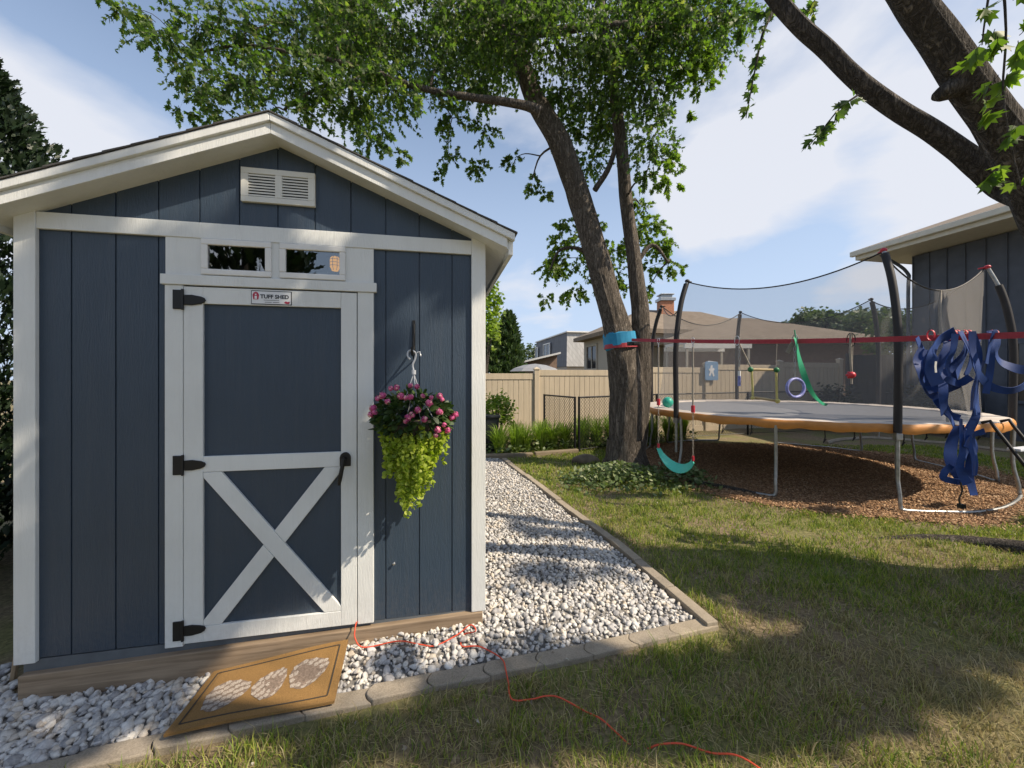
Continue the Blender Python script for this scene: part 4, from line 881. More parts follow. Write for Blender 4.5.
br6 = nodes_px([(600, 270, 2.6), (582, 250, 2), (560, 250, 1.4), (550, 270, .9)], 7.2)
for b in (br1, br2, br3, br4, br5, br6): trunk_tube(m, rel(b, O), 9, 2, .05, 5)
sk = [(tuple(p-Vector(O)), r) for b in (stemL[8:], stemR[7:], br1, br2, br3, br4, br5, br6) for p, r in b]
CA = [(c[0]-O[0], c[1]-O[1], c[2]-O[2], c[3]) for c in CROWN_A]
limb_net(m, sk, CA, .022)
m.build('trunk', M['bark'], ta, smooth=True)
is_sunny = lambda c: (c[2] < 4.6) or (c[0] > .35 and c[2] < 7.2)  # low and right-hand clumps: sunlight on them is put into a brighter leaf colour
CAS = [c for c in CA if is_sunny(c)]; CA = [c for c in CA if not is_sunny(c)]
Ps, Ds, TWs = clump_points(CAS, 640); v, f = leaf_arrays(Ps, rng.uniform(.045, .095, len(Ps)), .6, LT, .35, .5, Ds); np_mesh('sunlit_sprays', v, f, M['maple_bright'], ta)
P, D, TW = clump_points(CA, 640); TW = TW+TWs
v, f = leaf_arrays(P, rng.uniform(.04, .09, len(P)), .6, LT, .35, .5, D)
np_mesh('crown', v, f, M['maple'], ta)
m = MB(); twig_mesh(m, TW, .0035); tag(m.build('twigs', M['bark_dark'], ta), kind='stuff')

tb = empty('shade_tree', (4.75, 2.5, .1), 0, 'big dark leaning tree at the right edge, two thick limbs and spreading roots', 'tree')
O = (4.75, 2.5, .1)
main = [(Vector(p), r) for p, r in (((4.78, 2.5, .0), .50), ((4.72, 2.5, .5), .44), ((4.55, 2.5, 1.2), .40), ((4.28, 2.52, 1.9), .385), ((4.06, 2.55, 2.3), .30))]
limbA = main[-1:]+nodes_px([(1080, 240, 29), (1044, 188, 23), (1016, 148, 18), (993, 115, 15.5), (963, 74, 15.5), (938, 37, 14.5), (910, -2, 13.5), (884, -50, 13), (850, -150, 12)], 2.6, -.35)
limbB = [(Vector((3.74, 2.58, 2.80)), .11)]+nodes_px([(1012, 188, 13), (983, 168, 10.5), (960, 150, 9.2), (930, 129, 8.6), (900, 111, 8.2), (870, 90, 8), (849, 72, 7.8), (825, 48, 7.6), (801, 27, 7.4), (777, 0, 7.2), (745, -45, 7), (700, -110, 7)], 2.75, .5)
m = MB(); trunk_tube(m, rel(main, O), 30, 5.5, .07); trunk_tube(m, rel(limbA, O), 44, 9.5, .07); trunk_tube(m, rel(limbB, O), 32, 12.5, .09)
flare(m, (0, 0, -.05), .48, 26, 5, .6, 2.2, 1.9)
stub = nodes_px([(966, 82, 11), (954, 88, 9.5), (943, 93, 7.5), (936, 96, 4.5)], 2.33); trunk_tube(m, rel(stub, O), 14, 4, .08)

for pts, rr in (([(4.75, 2.9, .10), (4.72, 3.35, .03), (4.6, 3.7, .0), (4.3, 3.9, -.01), (3.95, 3.95, -.022), (3.5, 3.92, -.04)], [.22, .16, .10, .06, .04, .02]),
                ([(4.9, 2.9, .1), (5.2, 3.5, .03), (5.3, 4.0, -.02)], [.2, .1, .03])):
    pts = catmull([tuple(Vector(p)-Vector(O)) for p in pts], 7); m.tube(pts, lerp_list(rr, len(pts)), 12, wob=wobble(3, .12))
CB = [(c[0]-O[0], c[1]-O[1], c[2]-O[2], c[3]) for c in CROWN_B_HIGH]
CS = [(c[0]-O[0], c[1]-O[1], c[2]-O[2], c[3]) for c in CROWN_B_SEEN]
upper = [(Vector(p), r) for p, r in (((4.5, 2.4, 1.4), .3), ((4.95, 1.4, 2.8), .24), ((5.5, .4, 4.2), .18), ((6.0, -.3, 5.6), .12), ((6.4, -.7, 6.8), .06), ((6.6, -.9, 7.6), .02))]  # unseen limbs, routed so their shadows stay off the gravel corner
trunk_tube(m, rel(upper, O), 16, 2, .06)
upper2 = [(Vector(p), r) for p, r in (((4.95, 1.4, 2.8), .16), ((4.5, .55, 3.9), .12), ((4.0, .05, 4.7), .09), ((2.6, .1, 5.1), .065), ((1.4, .3, 5.4), .04), ((.6, .2, 5.9), .015))]
trunk_tube(m, rel(upper2, O), 12, 2, .06)
sk = [(tuple(p-Vector(O)), r) for b in (upper, upper2) for p, r in b]; limb_net(m, sk, CB, .035, .15)
for (a, b_) in (((775, 0), (752, 60)), ((775, 0), (760, 40))): pass
tw_ = [nodes_px([(782, -6, 3), (764, 30, 1.3), (755, 70, .8), (746, 118, .4)], 4.2), nodes_px([(858, 95, 1.2), (840, 108, .8), (824, 128, .6), (808, 147, .4)], 3.0), nodes_px([(1000, -60, 1.6), (1006, 30, 1.0), (1003, 90, .9), (1010, 140, .7), (1022, 190, .5)], 1.95), nodes_px([(996, -50, 1.6), (985, 20, .8), (982, 45, .5)], 1.95)]
for b in tw_: trunk_tube(m, rel(b, O), 6, 1, .02, 4)
m.build('trunk', M['bark_dark'], tb, smooth=True)
P, D, TW = clump_points(CB, 1250, spread=.5, fill=.68, hang=.05); P2, D2, TW2 = clump_points([c for c in CS[9:] if c[3] > .12], 330, spread=1.2, hang=.7)
def twig_leaves(polys, step=.022, side=.02):
    ps, ds = [], []
    for b in polys:
        pl_ = catmull([p for p, r in b], 10)
        for i in range(2, len(pl_)-1):
            d_ = pl_[i+1]-pl_[i]; n_ = max(1, int(d_.length/step))
            for k in range(n_):
                sd = Vector((random.gauss(0, 1), random.gauss(0, 1), random.gauss(0, .5))).normalized(); ps.append(pl_[i]+d_*(k/n_)+sd*side); ds.append(sd*.8+d_.normalized()*.5)
    return np.array([tuple(p) for p in ps]), np.array([tuple(d) for d in ds])
tw_ = [nodes_px([(782, -6, 3), (764, 30, 1.3), (755, 70, .8), (746, 118, .4)], 4.2), nodes_px([(858, 95, 1.2), (840, 108, .8), (824, 128, .6), (808, 147, .4)], 3.0), nodes_px([(1000, -60, 1.6), (1006, 30, 1.0), (1003, 90, .9), (1010, 140, .7), (1022, 190, .5)], 1.95), nodes_px([(996, -50, 1.6), (985, 20, .8), (982, 45, .5)], 1.95)]
Pt, Dt = twig_leaves([rel(b, O) for b in tw_[:2]]); P2 = np.concatenate([P2, Pt]); D2 = np.concatenate([D2, Dt])
v, f = leaf_arrays(np.concatenate([P, P2]), rng.uniform(.085, .14, len(P)+len(P2))*np.concatenate([np.ones(len(P)), np.full(len(P2), .72)]), .55, LT, .35, .5, np.concatenate([D, D2]))
cb = np_mesh('crown', v, f, M['maple'], tb)
P, D, TW3 = clump_points(CS[:9], 900, spread=1.3, hang=.8); sel = rng.uniform(size=len(P)) < .34
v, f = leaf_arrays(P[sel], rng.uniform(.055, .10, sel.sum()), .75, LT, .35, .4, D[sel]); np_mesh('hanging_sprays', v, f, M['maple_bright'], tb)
m = MB(); twig_mesh(m, TW+TW2, .004); twig_mesh(m, TW3, .0015); tag(m.build('twigs', M['bark_dark'], tb), kind='stuff')

# ------------------------------------------------------------------ wrap, slackline and what hangs on it
L0, L1 = Vector((2.0, 6.42, 2.27)), Vector((4.2, 2.42, 1.95))
LD = (L1-L0).normalized(); LW = Vector((0, 0, 1))
def on_line(px): u = (px-512)/384; t_ = (6.42*u-2.0)/(2.2+4.0*u); return L0+(L1-L0)*t_
wz = at(619, 340, 6.8)
m = MB(); c = Vector((1.925, 6.83, 2.32))
m.tube([c+Vector((.012, 0, -.11)), c+Vector((.008, 0, -.10)), c+Vector((-.02, 0, .10)), c+Vector((-.02, 0, .11))], [.27, .288, .282, .265], 28, wob=lambda a, i, P: 1+.03*math.sin(5*a+i))
o = m.build('tree_wrap', M['teal_wrap'], smooth=False); tag(o, 'blue foam wrap round the left stem of the forked maple', 'tree wrap')
sl_o = empty('slackline', (2.0, 6.42, 2.2), 0, 'red webbing slackline stretched from the forked maple across the trampoline front', 'slackline')
O = Vector((2.0, 6.42, 2.2)); m = MB()
K = 40; pts = [L0+(L1-L0)*(k/K)+Vector((0, 0, -.05*math.sin(math.pi*k/K))) for k in range(K+1)]
m.ribbon([p-O for p in pts], .05, [Vector((.25*math.sin(k*.55), .2*math.sin(k*.4), 1)) for k in range(K+1)], .003); m.build('webbing', M['red_strap'], sl_o)
m = MB(); m.tube([Vector((1.935, 6.83, 2.185+.0))-O+Vector((0, 0, -.025)), Vector((1.93, 6.83, 2.235))-O], [.292, .288], 30); m.build('sling', M['red_strap'], sl_o)
m = MB(); m.box(-.07, .10, -.05, .0, -.03, .035); m.box(.02, .12, -.08, -.05, -.02, .03); m.build('ratchet', M['black_metal'], sl_o, bevel=.006, loc=(.0, .03, .005))
m = MB(); m.tube([Vector((4.33, 2.5, 1.90))-O, Vector((4.30, 2.5, 1.97))-O], [.42, .42], 30); m.build('sling', M['red_strap'], sl_o)
def carab(m, c, s=.045):
    m.tube([(c[0]+s*.5*math.cos(a)*LD.x, c[1]+s*.5*math.cos(a)*LD.y, c[2]-s*.6+s*math.sin(a)) for a in np.linspace(0, 2*np.pi, 15)[:-1]], .0045, 6, closed=True)
def chain(m, a, b, n=None):
    a, b = Vector(a), Vector(b); L = (b-a).length; n = n or int(L/.055)
    for k in range(n):
        c = a+(b-a)*((k+.5)/n); s = L/n*.62
        ax = Vector((1, 0, 0)) if k % 2 else Vector((0, 1, 0)); dv_ = (b-a).normalized()
        m.tube([c+ax*(.011*math.cos(t_))+dv_*(s*math.sin(t_)) for t_ in np.linspace(0, 2*np.pi, 9)[:-1]], .0032, 4, closed=True)
# belt swing
A, B = on_line(658.5), on_line(693); O = A.copy(); O.z = 0.3
sw = empty('belt_swing', O, 0, 'mint green belt swing hanging from two ropes on the red slackline', 'swing')
zA, zB = at(657, 448, A.y)[2], at(692, 461, B.y)[2]; m = MB()
a0 = Vector((A.x, A.y, zA)); b0 = Vector((B.x, B.y, zB)); lowz = at(680, 467.5, A.y)[2]
sp_ = []; K = 16
for k in range(K+1):
    t_ = k/K; p = a0.lerp(b0, t_); base = zA+(zB-zA)*t_; sag = (4*t_*(1-t_))**.8*(.5*(zA+zB)-lowz-.06)
    sp_.append(Vector((p.x+.02*math.sin(3*t_), p.y, base-sag*1.0))-O)
m.ribbon(sp_, [.11+.05*math.sin(math.pi*k/K) for k in range(K+1)], [Vector((.25, .75, .62))]*(K+1), .010); m.build('belt_seat', M['swing_green'], sw, smooth=False)
for pt, zz, hz in ((A, zA, at(658, 402, A.y)[2]), (B, zB, at(692, 409, B.y)[2])):
    m = MB(); top = Vector((pt.x, pt.y, pt.z-.12)); m.tube([top-O, Vector((pt.x, pt.y, hz))-O], .011, 7); chain(m, Vector((pt.x, pt.y, hz))-O, Vector((pt.x, pt.y, zz))-O); m.build('hanging_rope', M['rope'], sw)
    m = MB(); carab(m, pt-O+Vector((0, 0, .0)), .042); m.tube([pt-O+Vector((0, 0, -.055)), top-O], .009, 6); m.build('carabiner', M['chrome'], sw)
    m = MB(); m.tube([Vector((pt.x, pt.y, hz+.05))-O, Vector((pt.x, pt.y, hz-.05))-O], .026, 10); m.build('grip', M['red_plastic'], sw); m = MB(); m.tube([Vector((pt.x, pt.y, zz+.07))-O, Vector((pt.x, pt.y, zz+.0))-O], .018, 8); m.build('seat_clip', M['red_plastic'], sw)
# trapeze frame
A = on_line(737); O = A.copy(); O.z = 1.5; tz = empty('trapeze_ladder', O, 0, 'yellow roped trapeze ladder with green end caps hanging from the slackline', 'trapeze')
y0 = A.y; 
def q(px, py, dy=0): return Vector(at(px, py, y0+dy))-O
for e_ in ((q(750, 369.5), q(777, 370, .02)), (q(752, 397), q(778, 401, .03))): m = MB(); m.tube(e_, .017, 10); m.build('bar', M['bar_wood'], tz, smooth=True)
for e_ in ((q(751.5, 369.5), q(753, 397)), (q(776, 370), q(777, 400))): m = MB(); m.tube(e_, .013, 8); m.build('side_rope', M['yellow_rope'], tz)
for e_, r_ in (((q(738.5, 342), q(751, 368)), .010), ((q(776, 368), q(777, 342, 0)), .004)): m = MB(); m.tube(e_, r_, 7); m.build('sling_rope', M['rope'], tz)
for e_ in (q(750.5, 369.5), q(776.5, 370)): m = MB(); m.sphere(e_, .034, 12, 8); m.build('end_cap', M['green_plastic'], tz, smooth=True)
for e_, r_ in ((q(752.5, 398), .024), (q(777.5, 401), .03)): m = MB(); m.sphere(e_, r_, 10, 7); m.build('knot', M['yellow_rope'], tz, smooth=True)
m = MB(); carab(m, A-O, .06); m.build('carabiner', M['chrome'], tz)
# short rope with a blue handle
A = on_line(739); O = A.copy(); O.z = 1.6; hg = empty('grip_rope', O, 0, 'short dangling rope with a blue and white grip beside the trapeze', 'grip rope'); y0 = A.y
m = MB(); chain(m, q(739.5, 341), q(739.3, 371)); m.build('chain', M['steel'], hg); m = MB(); m.tube([q(739.3, 371), q(739.3, 376)], .016, 8); m.build('grip_sleeve', M['house_white'], hg)
m = MB(); m.tube([q(739.3, 376), q(739.2, 386)], .018, 8); m.build('handle', M['ring_blue'], hg)
# gym ring
A = on_line(795); O = A.copy(); O.z = 1.6; gr = empty('gym_ring', O, 0, 'blue and white gym ring hanging on a chain from the slackline', 'gym ring'); y0 = A.y
m = MB(); m.tube([q(795.5+9.0*math.cos(a)*.95, 388-9.2*math.sin(a), .03*math.cos(a)) for a in np.linspace(0, 2*np.pi, 25)[:-1]], .017, 8, closed=True); m.build('ring', M['ring_blue'], gr, smooth=True)
m = MB(); chain(m, q(794.5, 341), q(794.8, 374)); m.tube([q(794.8, 374), q(795, 380)], .006, 6); carab(m, A-O, .06); m.build('chain', M['steel'], gr)
m = MB(); m.ribbon([q(793, 343), q(790, 348), q(787.5, 353)], .05, [Vector((1, 0, .4))]*3, .006); m.build('strap_tail', M['rope'], gr)
# green strap swooping down
A = on_line(797); y0 = A.y; O = A.copy(); pts = catmull([q(796, 338), q(797, 346, -.02), q(800, 362, .0), q(806, 380, .05), q(813, 394, .1), q(821, 402.5, .25), q(827, 405, .5)], 6)
m = MB(); m.ribbon(pts, lerp_list([.075, .085, .06, .04, .03], len(pts)), [Vector((1, .35+.5*math.sin(k*.25), .25)) for k in range(len(pts))], .003); m.tube([q(794.5, 330), q(796, 341)], .006, 6); o = m.build('green_strap', M['green_strap'], loc=tuple(O)); tag(o, 'green webbing strap trailing from the slackline down to the trampoline', 'strap')
# red climbing hold on a rope
A = on_line(851); y0 = A.y; O = A.copy(); O.z = 1.7; rh = empty('climbing_ball', O, 0, 'red climbing ball on a brown rope hanging near the tall front pole', 'climbing hold')
m = MB(); m.tube([q(850.5, 334), q(850, 352), q(851.5, 372), q(851.3, 384)], .010, 7); m.tube([q(852.5, 334), q(852, 352), q(851.5, 370)], .008, 7); m.build('hanging_rope', M['rope'], rh)
m = MB(); m.sphere(q(851.5, 375), .036, 14, 9, (1, 1, .95))
for k in range(6): a = k*math.pi/3; m.sphere(q(851.5, 375)+Vector((.03*math.cos(a), .015, .027*math.sin(a))), .013, 8, 6)
m.build('ball', M['red_plastic'], rh, smooth=True); m = MB(); carab(m, A-O, .07); m.build('carabiner', M['black_metal'], rh)
# bundle of blue straps
A = on_line(958); O = A.copy(); bn = empty('strap_bundle', O, 0, 'tangled bundle of wide royal blue straps draped over the red slackline', 'strap bundle')
K = A.y/384/3.84
def bq(cx, cy, dy): return Vector(((cx-222)*K, dy, -(cy-72)*K))
RB = [([(185,66),(140,95),(105,130),(88,160),(100,215),(128,268)], 50, -.05), ([(122,128),(96,175),(92,215),(110,265)], 40, .05), ([(176,68),(196,140),(215,200),(258,248),(300,280),(350,288),(410,262),(440,225),(480,205)], 34, -.12),
      ([(318,62),(325,110),(335,150),(362,182),(400,205),(440,212),(480,203)], 42, -.06), ([(258,92),(248,150),(215,205),(180,235),(166,300),(176,350),(186,385)], 36, .02), ([(312,80),(305,150),(288,205),(250,250),(205,275),(160,292)], 40, .10),
      ([(292,175),(285,260),(270,330),(258,385),(248,435)], 36, -.04), ([(168,325),(186,352),(205,388),(225,420),(248,440),(275,436)], 30, .05), ([(200,395),(190,450),(186,520),(192,580),(222,640)], 34, -.08),
      ([(252,436),(262,500),(256,560),(266,620),(272,690)], 32, -.02), ([(288,436),(284,500),(300,540),(298,572)], 44, .06), ([(186,575),(172,605),(182,632),(240,642),(262,625)], 30, .0), ([(232,430),(222,500),(214,560),(228,610),(250,640)], 50, .03),
      ([(136,80),(165,150),(152,220),(170,280),(205,310),(244,335)], 40, .14), ([(225,85),(232,150),(222,210),(240,260),(262,290)], 54, .08), ([(200,75),(180,130),(150,190),(150,240)], 52, .0), ([(300,70),(285,120),(290,180),(270,235)], 46, .02), ([(165,240),(200,255),(240,262),(270,238)], 34, .0), ([(205,300),(215,345),(235,385),(262,400)], 34, .08), ([(270,440),(235,455),(205,470),(190,500)], 30, -.1),
      ([(205,70),(200,140),(206,215),(196,290),(204,360)], 26, -.15), ([(232,72),(240,150),(236,230),(246,300),(240,380)], 24, -.10), ([(278,72),(272,140),(280,215),(272,300)], 26, -.12), ([(150,78),(146,140),(138,190),(142,238)], 26, -.1), ([(262,72),(258,130),(250,190)], 28, -.16), ([(212,400),(208,470),(214,540),(206,600)], 24, -.12), ([(246,430),(250,500),(244,560),(250,610)], 24, -.06)]
for n_, (pl_, wd_, dy_) in enumerate(RB):
    k0 = len(pl_); pts = catmull([bq(x, y, dy_+.02*math.sin(1.7*i+n_)) for i, (x, y) in enumerate(pl_)], 7); ph_ = rng.uniform(0, 6)
    wv = []
    for i in range(len(pts)):
        t_ = (pts[min(i+1, len(pts)-1)]-pts[max(i-1, 0)]).normalized(); pp = t_.cross(Vector((0, 1, 0))).normalized(); f_ = .42*math.sin(i*.13+ph_); wv.append(pp*math.cos(f_)+Vector((0, 1, 0))*math.sin(f_))
    m = MB(); m.ribbon(pts, wd_*K*.78, wv, .004); m.build('strap', M['blue_web'], bn, smooth=True)
for cx in (118, 190, 205, 218, 246, 262, 352, 364):
    m = MB(); m.ribbon([bq(cx+8*math.cos(a)*.6, 78-20*math.sin(a), -.02*math.cos(a)) for a in np.linspace(0, 2*np.pi, 13)], .012, [Vector((1, 0, .2))]*13, .004); m.build('red_loop', M['red_plastic'], bn)
m = MB(); pts = catmull([bq(216, 640, -.03), bq(222, 670, -.03), bq(216, 705, -.02), bq(222, 735, -.02)], 4); m.ribbon(pts, .018, [Vector((1, .4, 0))]*len(pts), .006); m.box(-.022, .016, -.045, -.01, -(738-72)*K, -(722-72)*K); m.build('buckle_tail', M['black_metal'], bn)
m = MB(); pts = catmull([bq(92, 180, -.09), bq(90, 200, -.09), bq(92, 222, -.09)], 3); m.ribbon(pts, .016, [Vector((1, 0, 0))]*len(pts), .003); m.build('care_tag', M['house_white'], bn)
# ------------------------------------------------------------------ trampoline
TC, TR, TZ = Vector((5.22, 7.24, 0)), 2.58, 1.055
tr = empty('trampoline', TC, 0, 'large round trampoline with faded orange pad, black poles and safety net', 'trampoline')
def ring(r, z, a0=0, a1=360, n=72): return [(r*math.cos(R(a0+(a1-a0)*k/n)), r*math.sin(R(a0+(a1-a0)*k/n)), z) for k in range(n if a1-a0 == 360 else n+1)]
m = MB(); m.tube(ring(TR-.04, TZ-.05), .026, 10, closed=True); m.build('frame_ring', M['steel'], tr, smooth=True)
m = MB(); vs = [(0, 0, TZ-.03)]; fs = []; NR, NA = 8, 72
for j in range(1, NR+1):
    for k in range(NA): r = (TR-.26)*j/NR; vs.append((r*math.cos(2*math.pi*k/NA), r*math.sin(2*math.pi*k/NA), TZ-.03+.025*(j/NR)**2))
fs += [(0, 1+k, 1+(k+1) % NA) for k in range(NA)]
for j in range(NR-1):
    for k in range(NA): a = 1+j*NA+k; b = 1+j*NA+(k+1) % NA; fs.append((a, a+NA, b+NA, b))
m.add(vs, fs); m.build('jumping_mat', M['mat_black'], tr, smooth=True)
def padring(prof, n=216, wav=0):
    vs, fs = [], []; k = len(prof)
    for i in range(n):
        a = 2*math.pi*i/n
        for (r, z, s) in prof:
            wv = s*(math.sin(a*23)+.6*math.sin(a*61+1)+.7*mnoise.noise(Vector((math.cos(a)*14, math.sin(a)*14, r))))*wav
            vs.append(((r+wv*.35)*math.cos(a), (r+wv*.35)*math.sin(a), z+wv))
    for i in range(n):
        for j in range(k-1): a = i*k+j; b = ((i+1) % n)*k+j; fs.append((a, b, b+1, a+1))
    return vs, fs
m = MB(); m.add(*padring([(TR-.32, TZ-.006, .2), (TR-.31, TZ+.012, .5), (TR-.2, TZ+.022, .6), (TR-.08, TZ+.026, .5), (TR-.01, TZ+.016, .5)], wav=.006)); pad = m.build('safety_pad', M['pad_top'], tr, smooth=True)
m = MB(); m.add(*padring([(TR-.012, TZ+.0165, .5), (TR+.012, TZ+.004, .6), (TR+.022, TZ-.035, 1), (TR+.016, TZ-.075, 1.6), (TR+.004, TZ-.098, 2)], wav=.006)); m.build('skirt', M['pad_skirt'], pad, smooth=True)
# springs
for k in range(96):
    a = 2*math.pi*k/96; m = MB(); m.tube([((TR-.27)*math.cos(a), (TR-.27)*math.sin(a), TZ-.02), ((TR-.05)*math.cos(a), (TR-.05)*math.sin(a), TZ-.045)], .010, 5); m.build('spring', M['steel'], tr)
def leg_u(a0, a1):
    P = []
    g = lambda a, r: float(gh(TC.x+r*math.cos(R(a)), TC.y+r*math.sin(R(a))))
    for a, sgn in ((a0, 1), (a1, -1)):
        c, s = math.cos(R(a)), math.sin(R(a)); r = TR+.0
        pts_ = [(r*c, r*s, TZ-.06), ((r-.01)*c, (r-.01)*s, .5), ((r+.035)*c, (r+.035)*s, g(a, r)+.20), ((r+.045)*c, (r+.045)*s, g(a, r)+.075)]
        a2 = a+sgn*1.3; pts_.append(((r+.05)*math.cos(R(a2)), (r+.05)*math.sin(R(a2)), g(a2, r)+.03)); P.append(pts_)
    A, B = P; mid = []
    for k in range(1, 5):
        a = a0+4+(a1-a0-8)*k/5; mid.append(((TR+.04)*math.cos(R(a)), (TR+.04)*math.sin(R(a)), g(a, TR)+.027))
    m = MB(); m.tube(catmull(A+mid+B[::-1], 4), .021, 10); m.build('leg_frame', M['steel'], tr, smooth=True)
for a0, a1 in ((200, 231), (259, 309), (330, 5), (25, 60), (88, 122), (140, 172)): leg_u(a0, a1 if a1 > a0 else a1+360)
tops = []
for a in (198.5, 258.5, 318.5, 18.5, 78.5, 138.5):
    c, s = math.cos(R(a)), math.sin(R(a)); r = TR+.035
    base = Vector((r*c, r*s, .45)); P = [Vector((r*c, r*s, .40)), Vector((r*c, r*s, 1.1)), Vector(((r+.01)*c, (r+.01)*s, 2.0)), Vector(((r-.03)*c, (r-.03)*s, 2.5)), Vector(((r-.11)*c, (r-.11)*s, 2.92)), Vector(((r-.23)*c, (r-.23)*s, 3.27))]
    pts = catmull(P, 6); m = MB(); m.tube(pts, .022, 10); po = m.build('net_pole', M['steel'], tr, smooth=True)
    i0 = 5; hi = len(pts)-(5 if a == 318.5 else 1)
    m = MB(); m.tube(pts[i0:hi], .042, 12); m.build('foam_sleeve', M['foam'], po, smooth=True)
    top = pts[-1]; tops.append((a, top))
    m = MB(); m.sphere(top, .038, 12, 8, (1, 1, .8)); d_ = Vector((c, s, 0)); m.tube([top, top-d_*.09+Vector((0, 0, -.01))], .012, 6); m.build('pole_cap', M['red_plastic'] if a in (258.5, 318.5) else M['foam'], po, smooth=True)
    m = MB(); m.box(-.035, .035, -.035, .035, -.04, .04); b_ = m.build('clamp', M['steel'], po, bevel=.006); b_.location = (r*c, r*s, TZ-.13); b_.rotation_euler = (0, 0, R(a))
# net: six hung panels and a sagging top rope
tops.sort(); net = MB(); rope = MB(); dense = MB(); ropes = []
for i in range(6):
    (a, p), (b, q2) = tops[i], tops[(i+1) % 6]; b = b if b > a else b+360
    n = 22; row_t, row_b = [], []
    for k in range(n+1):
        t_ = k/n; an = R(a+(b-a)*t_); p0 = Vector(p).lerp(Vector(q2), t_)*1.0; p0 = Vector((p0.x*.985, p0.y*.985, p0.z-.02-(.36 if a not in (198.5, 258.5) else .26 if a == 198.5 else .40)*4*t_*(1-t_)))
        row_t.append(p0); row_b.append(Vector(((TR-.27)*math.cos(an), (TR-.27)*math.sin(an), TZ+.02)))
    vs, fs = [], []; K = 7
    for k in range(n+1):
        for j in range(K+1):
            s_ = j/K; pq = row_t[k].lerp(row_b[k], s_); pq = pq+Vector((pq.x, pq.y, 0)).normalized()*(-.05*math.sin(math.pi*s_)*(1-abs(2*k/n-1))); vs.append(pq)
    for k in range(n):
        for j in range(K): q0 = k*(K+1)+j; fs.append((q0, q0+1, q0+K+2, q0+K+1))
    net.add(vs, fs); rope.tube(row_t, .010, 6); ropes.append(row_t)
nt_ = net.build('safety_net', M['net'], tr); rope.build('top_rope', M['foam'], nt_, smooth=True)
# gathered door of the net between the two nearest right-hand poles
m = MB(); rt = ropes[[a for a, _ in tops].index(258.5)]; vs = []; fs = []
i0, i1 = 12, 22
for k in range(i0, i1+1):
    s_ = (k-i0)/(i1-i0); top = rt[k]; an = R(258.5+60*k/22); bot = Vector(((TR-.3)*math.cos(an), (TR-.3)*math.sin(an), TZ+.05)); bx = bot.lerp(Vector(((TR-.3)*math.cos(R(294)), (TR-.3)*math.sin(R(294)), TZ+.05)), .45)
    for j in range(9): t_ = j/8; pq = top.lerp(bx, t_); pq = pq*1.0; pq += Vector((top.x, top.y, 0)).normalized()*(.02*math.sin(k*1.9)*t_+.02); vs.append(pq)
for k in range(i1-i0):
    for j in range(8): q0 = k*9+j; fs.append((q0, q0+1, q0+10, q0+9))
m.add(vs, fs); dn = m.build('net_door', M['net_dense'], tr)
m = MB(); an = R(276.5); pts = catmull([rt[12], rt[12].lerp(Vector(((TR-.2)*math.cos(an), (TR-.2)*math.sin(an), TZ)), .25)+Vector((-.02, 0, 0)), rt[12].lerp(Vector(((TR-.2)*math.cos(an), (TR-.2)*math.sin(an), TZ)), .6)+Vector((.02, -.02, 0)), Vector(((TR-.2)*math.cos(an)+.04, (TR-.2)*math.sin(an), TZ+.03))], 5)
m.tube(pts, .015, 8, wob=wobble(3, .3)); m.build('door_hem', M['rope'], dn, smooth=True)
# hooks and tie cords under the frame
for a in (243, 250, 262, 268, 274, 286, 300, 215, 224):
    c, s = math.cos(R(a)), math.sin(R(a)); r = TR-.1; L = random.uniform(.08, .25); m = MB(); m.tube([(r*c, r*s, TZ-.06), (r*c+.01, r*s, TZ-.06-L*.6), (r*c-.015, r*s, TZ-.06-L), (r*c+.02, r*s, TZ-.05-L*.8)], .007, 5); m.build('tie_cord', M['foam'], tr)
# ball lying on the mat
bl_p = (2.90, 7.15); o = MB().sphere((0, 0, 0), .098, 24, 16).build('ball', M['ball'], smooth=True, loc=(bl_p[0], bl_p[1], TZ+.125)); tag(o, 'teal rubber ball resting on the left rim of the trampoline', 'ball')
# step ladder hooked on the rim
a = R(288); base = TC+Vector(((TR+.03)*math.cos(a), (TR+.03)*math.sin(a), 0)); ld = empty('step_ladder', (base.x, base.y, 0), a+math.pi/2, 'black step ladder with pale treads hooked on the trampoline rim', 'ladder')
for x in (-.21, .21):
    m = MB(); m.tube([(x, .06, TZ+.03), (x, -.01, TZ+.06), (x, -.05, TZ-.02), (x, -.62, .03)], .019, 8); m.build('rail', M['black_metal'], ld)
for k in range(3):
    z = TZ-.26-.26*k; y = -.05-.57*(TZ-.02-z)/(TZ-.05); m = MB(); m.box(-.20, .20, y-.06, y+.05, z-.014, z+.014); m.build('tread', M['step'], ld, bevel=.005)

# mulch chips
x = rng.uniform(1.9, 8.6, 85000); y = rng.uniform(4.1, 9.9, 85000); ok = in_mulch(x, y, 1.0+.035*rng.normal(size=len(x))) & (rng.uniform(size=len(x)) < np.clip(1.5-(y-4)*.16, .35, 1)); x, y = x[ok], y[ok]; n = len(x)
P = np.stack([x, y, gh(x, y)+.018+rng.uniform(0, .014, n)], 1)
a = rng.uniform(0, 2*np.pi, n); ti = rng.normal(0, .35, n); L = rng.uniform(.005, .021, n); wd = rng.uniform(.002, .007, n); th = .004
d = np.stack([np.cos(a)*np.cos(ti), np.sin(a)*np.cos(ti), np.sin(ti)], 1)*L[:, None]; s = np.stack([-np.sin(a), np.cos(a), rng.normal(0, .4, n)], 1)*wd[:, None]; u = np.array((0, 0, th))
V = np.stack([P-d-s, P+d-s, P+d+s, P-d+s, P-d-s+u, P+d-s+u, P+d+s+u, P-d+s+u], 1).reshape(-1, 3)
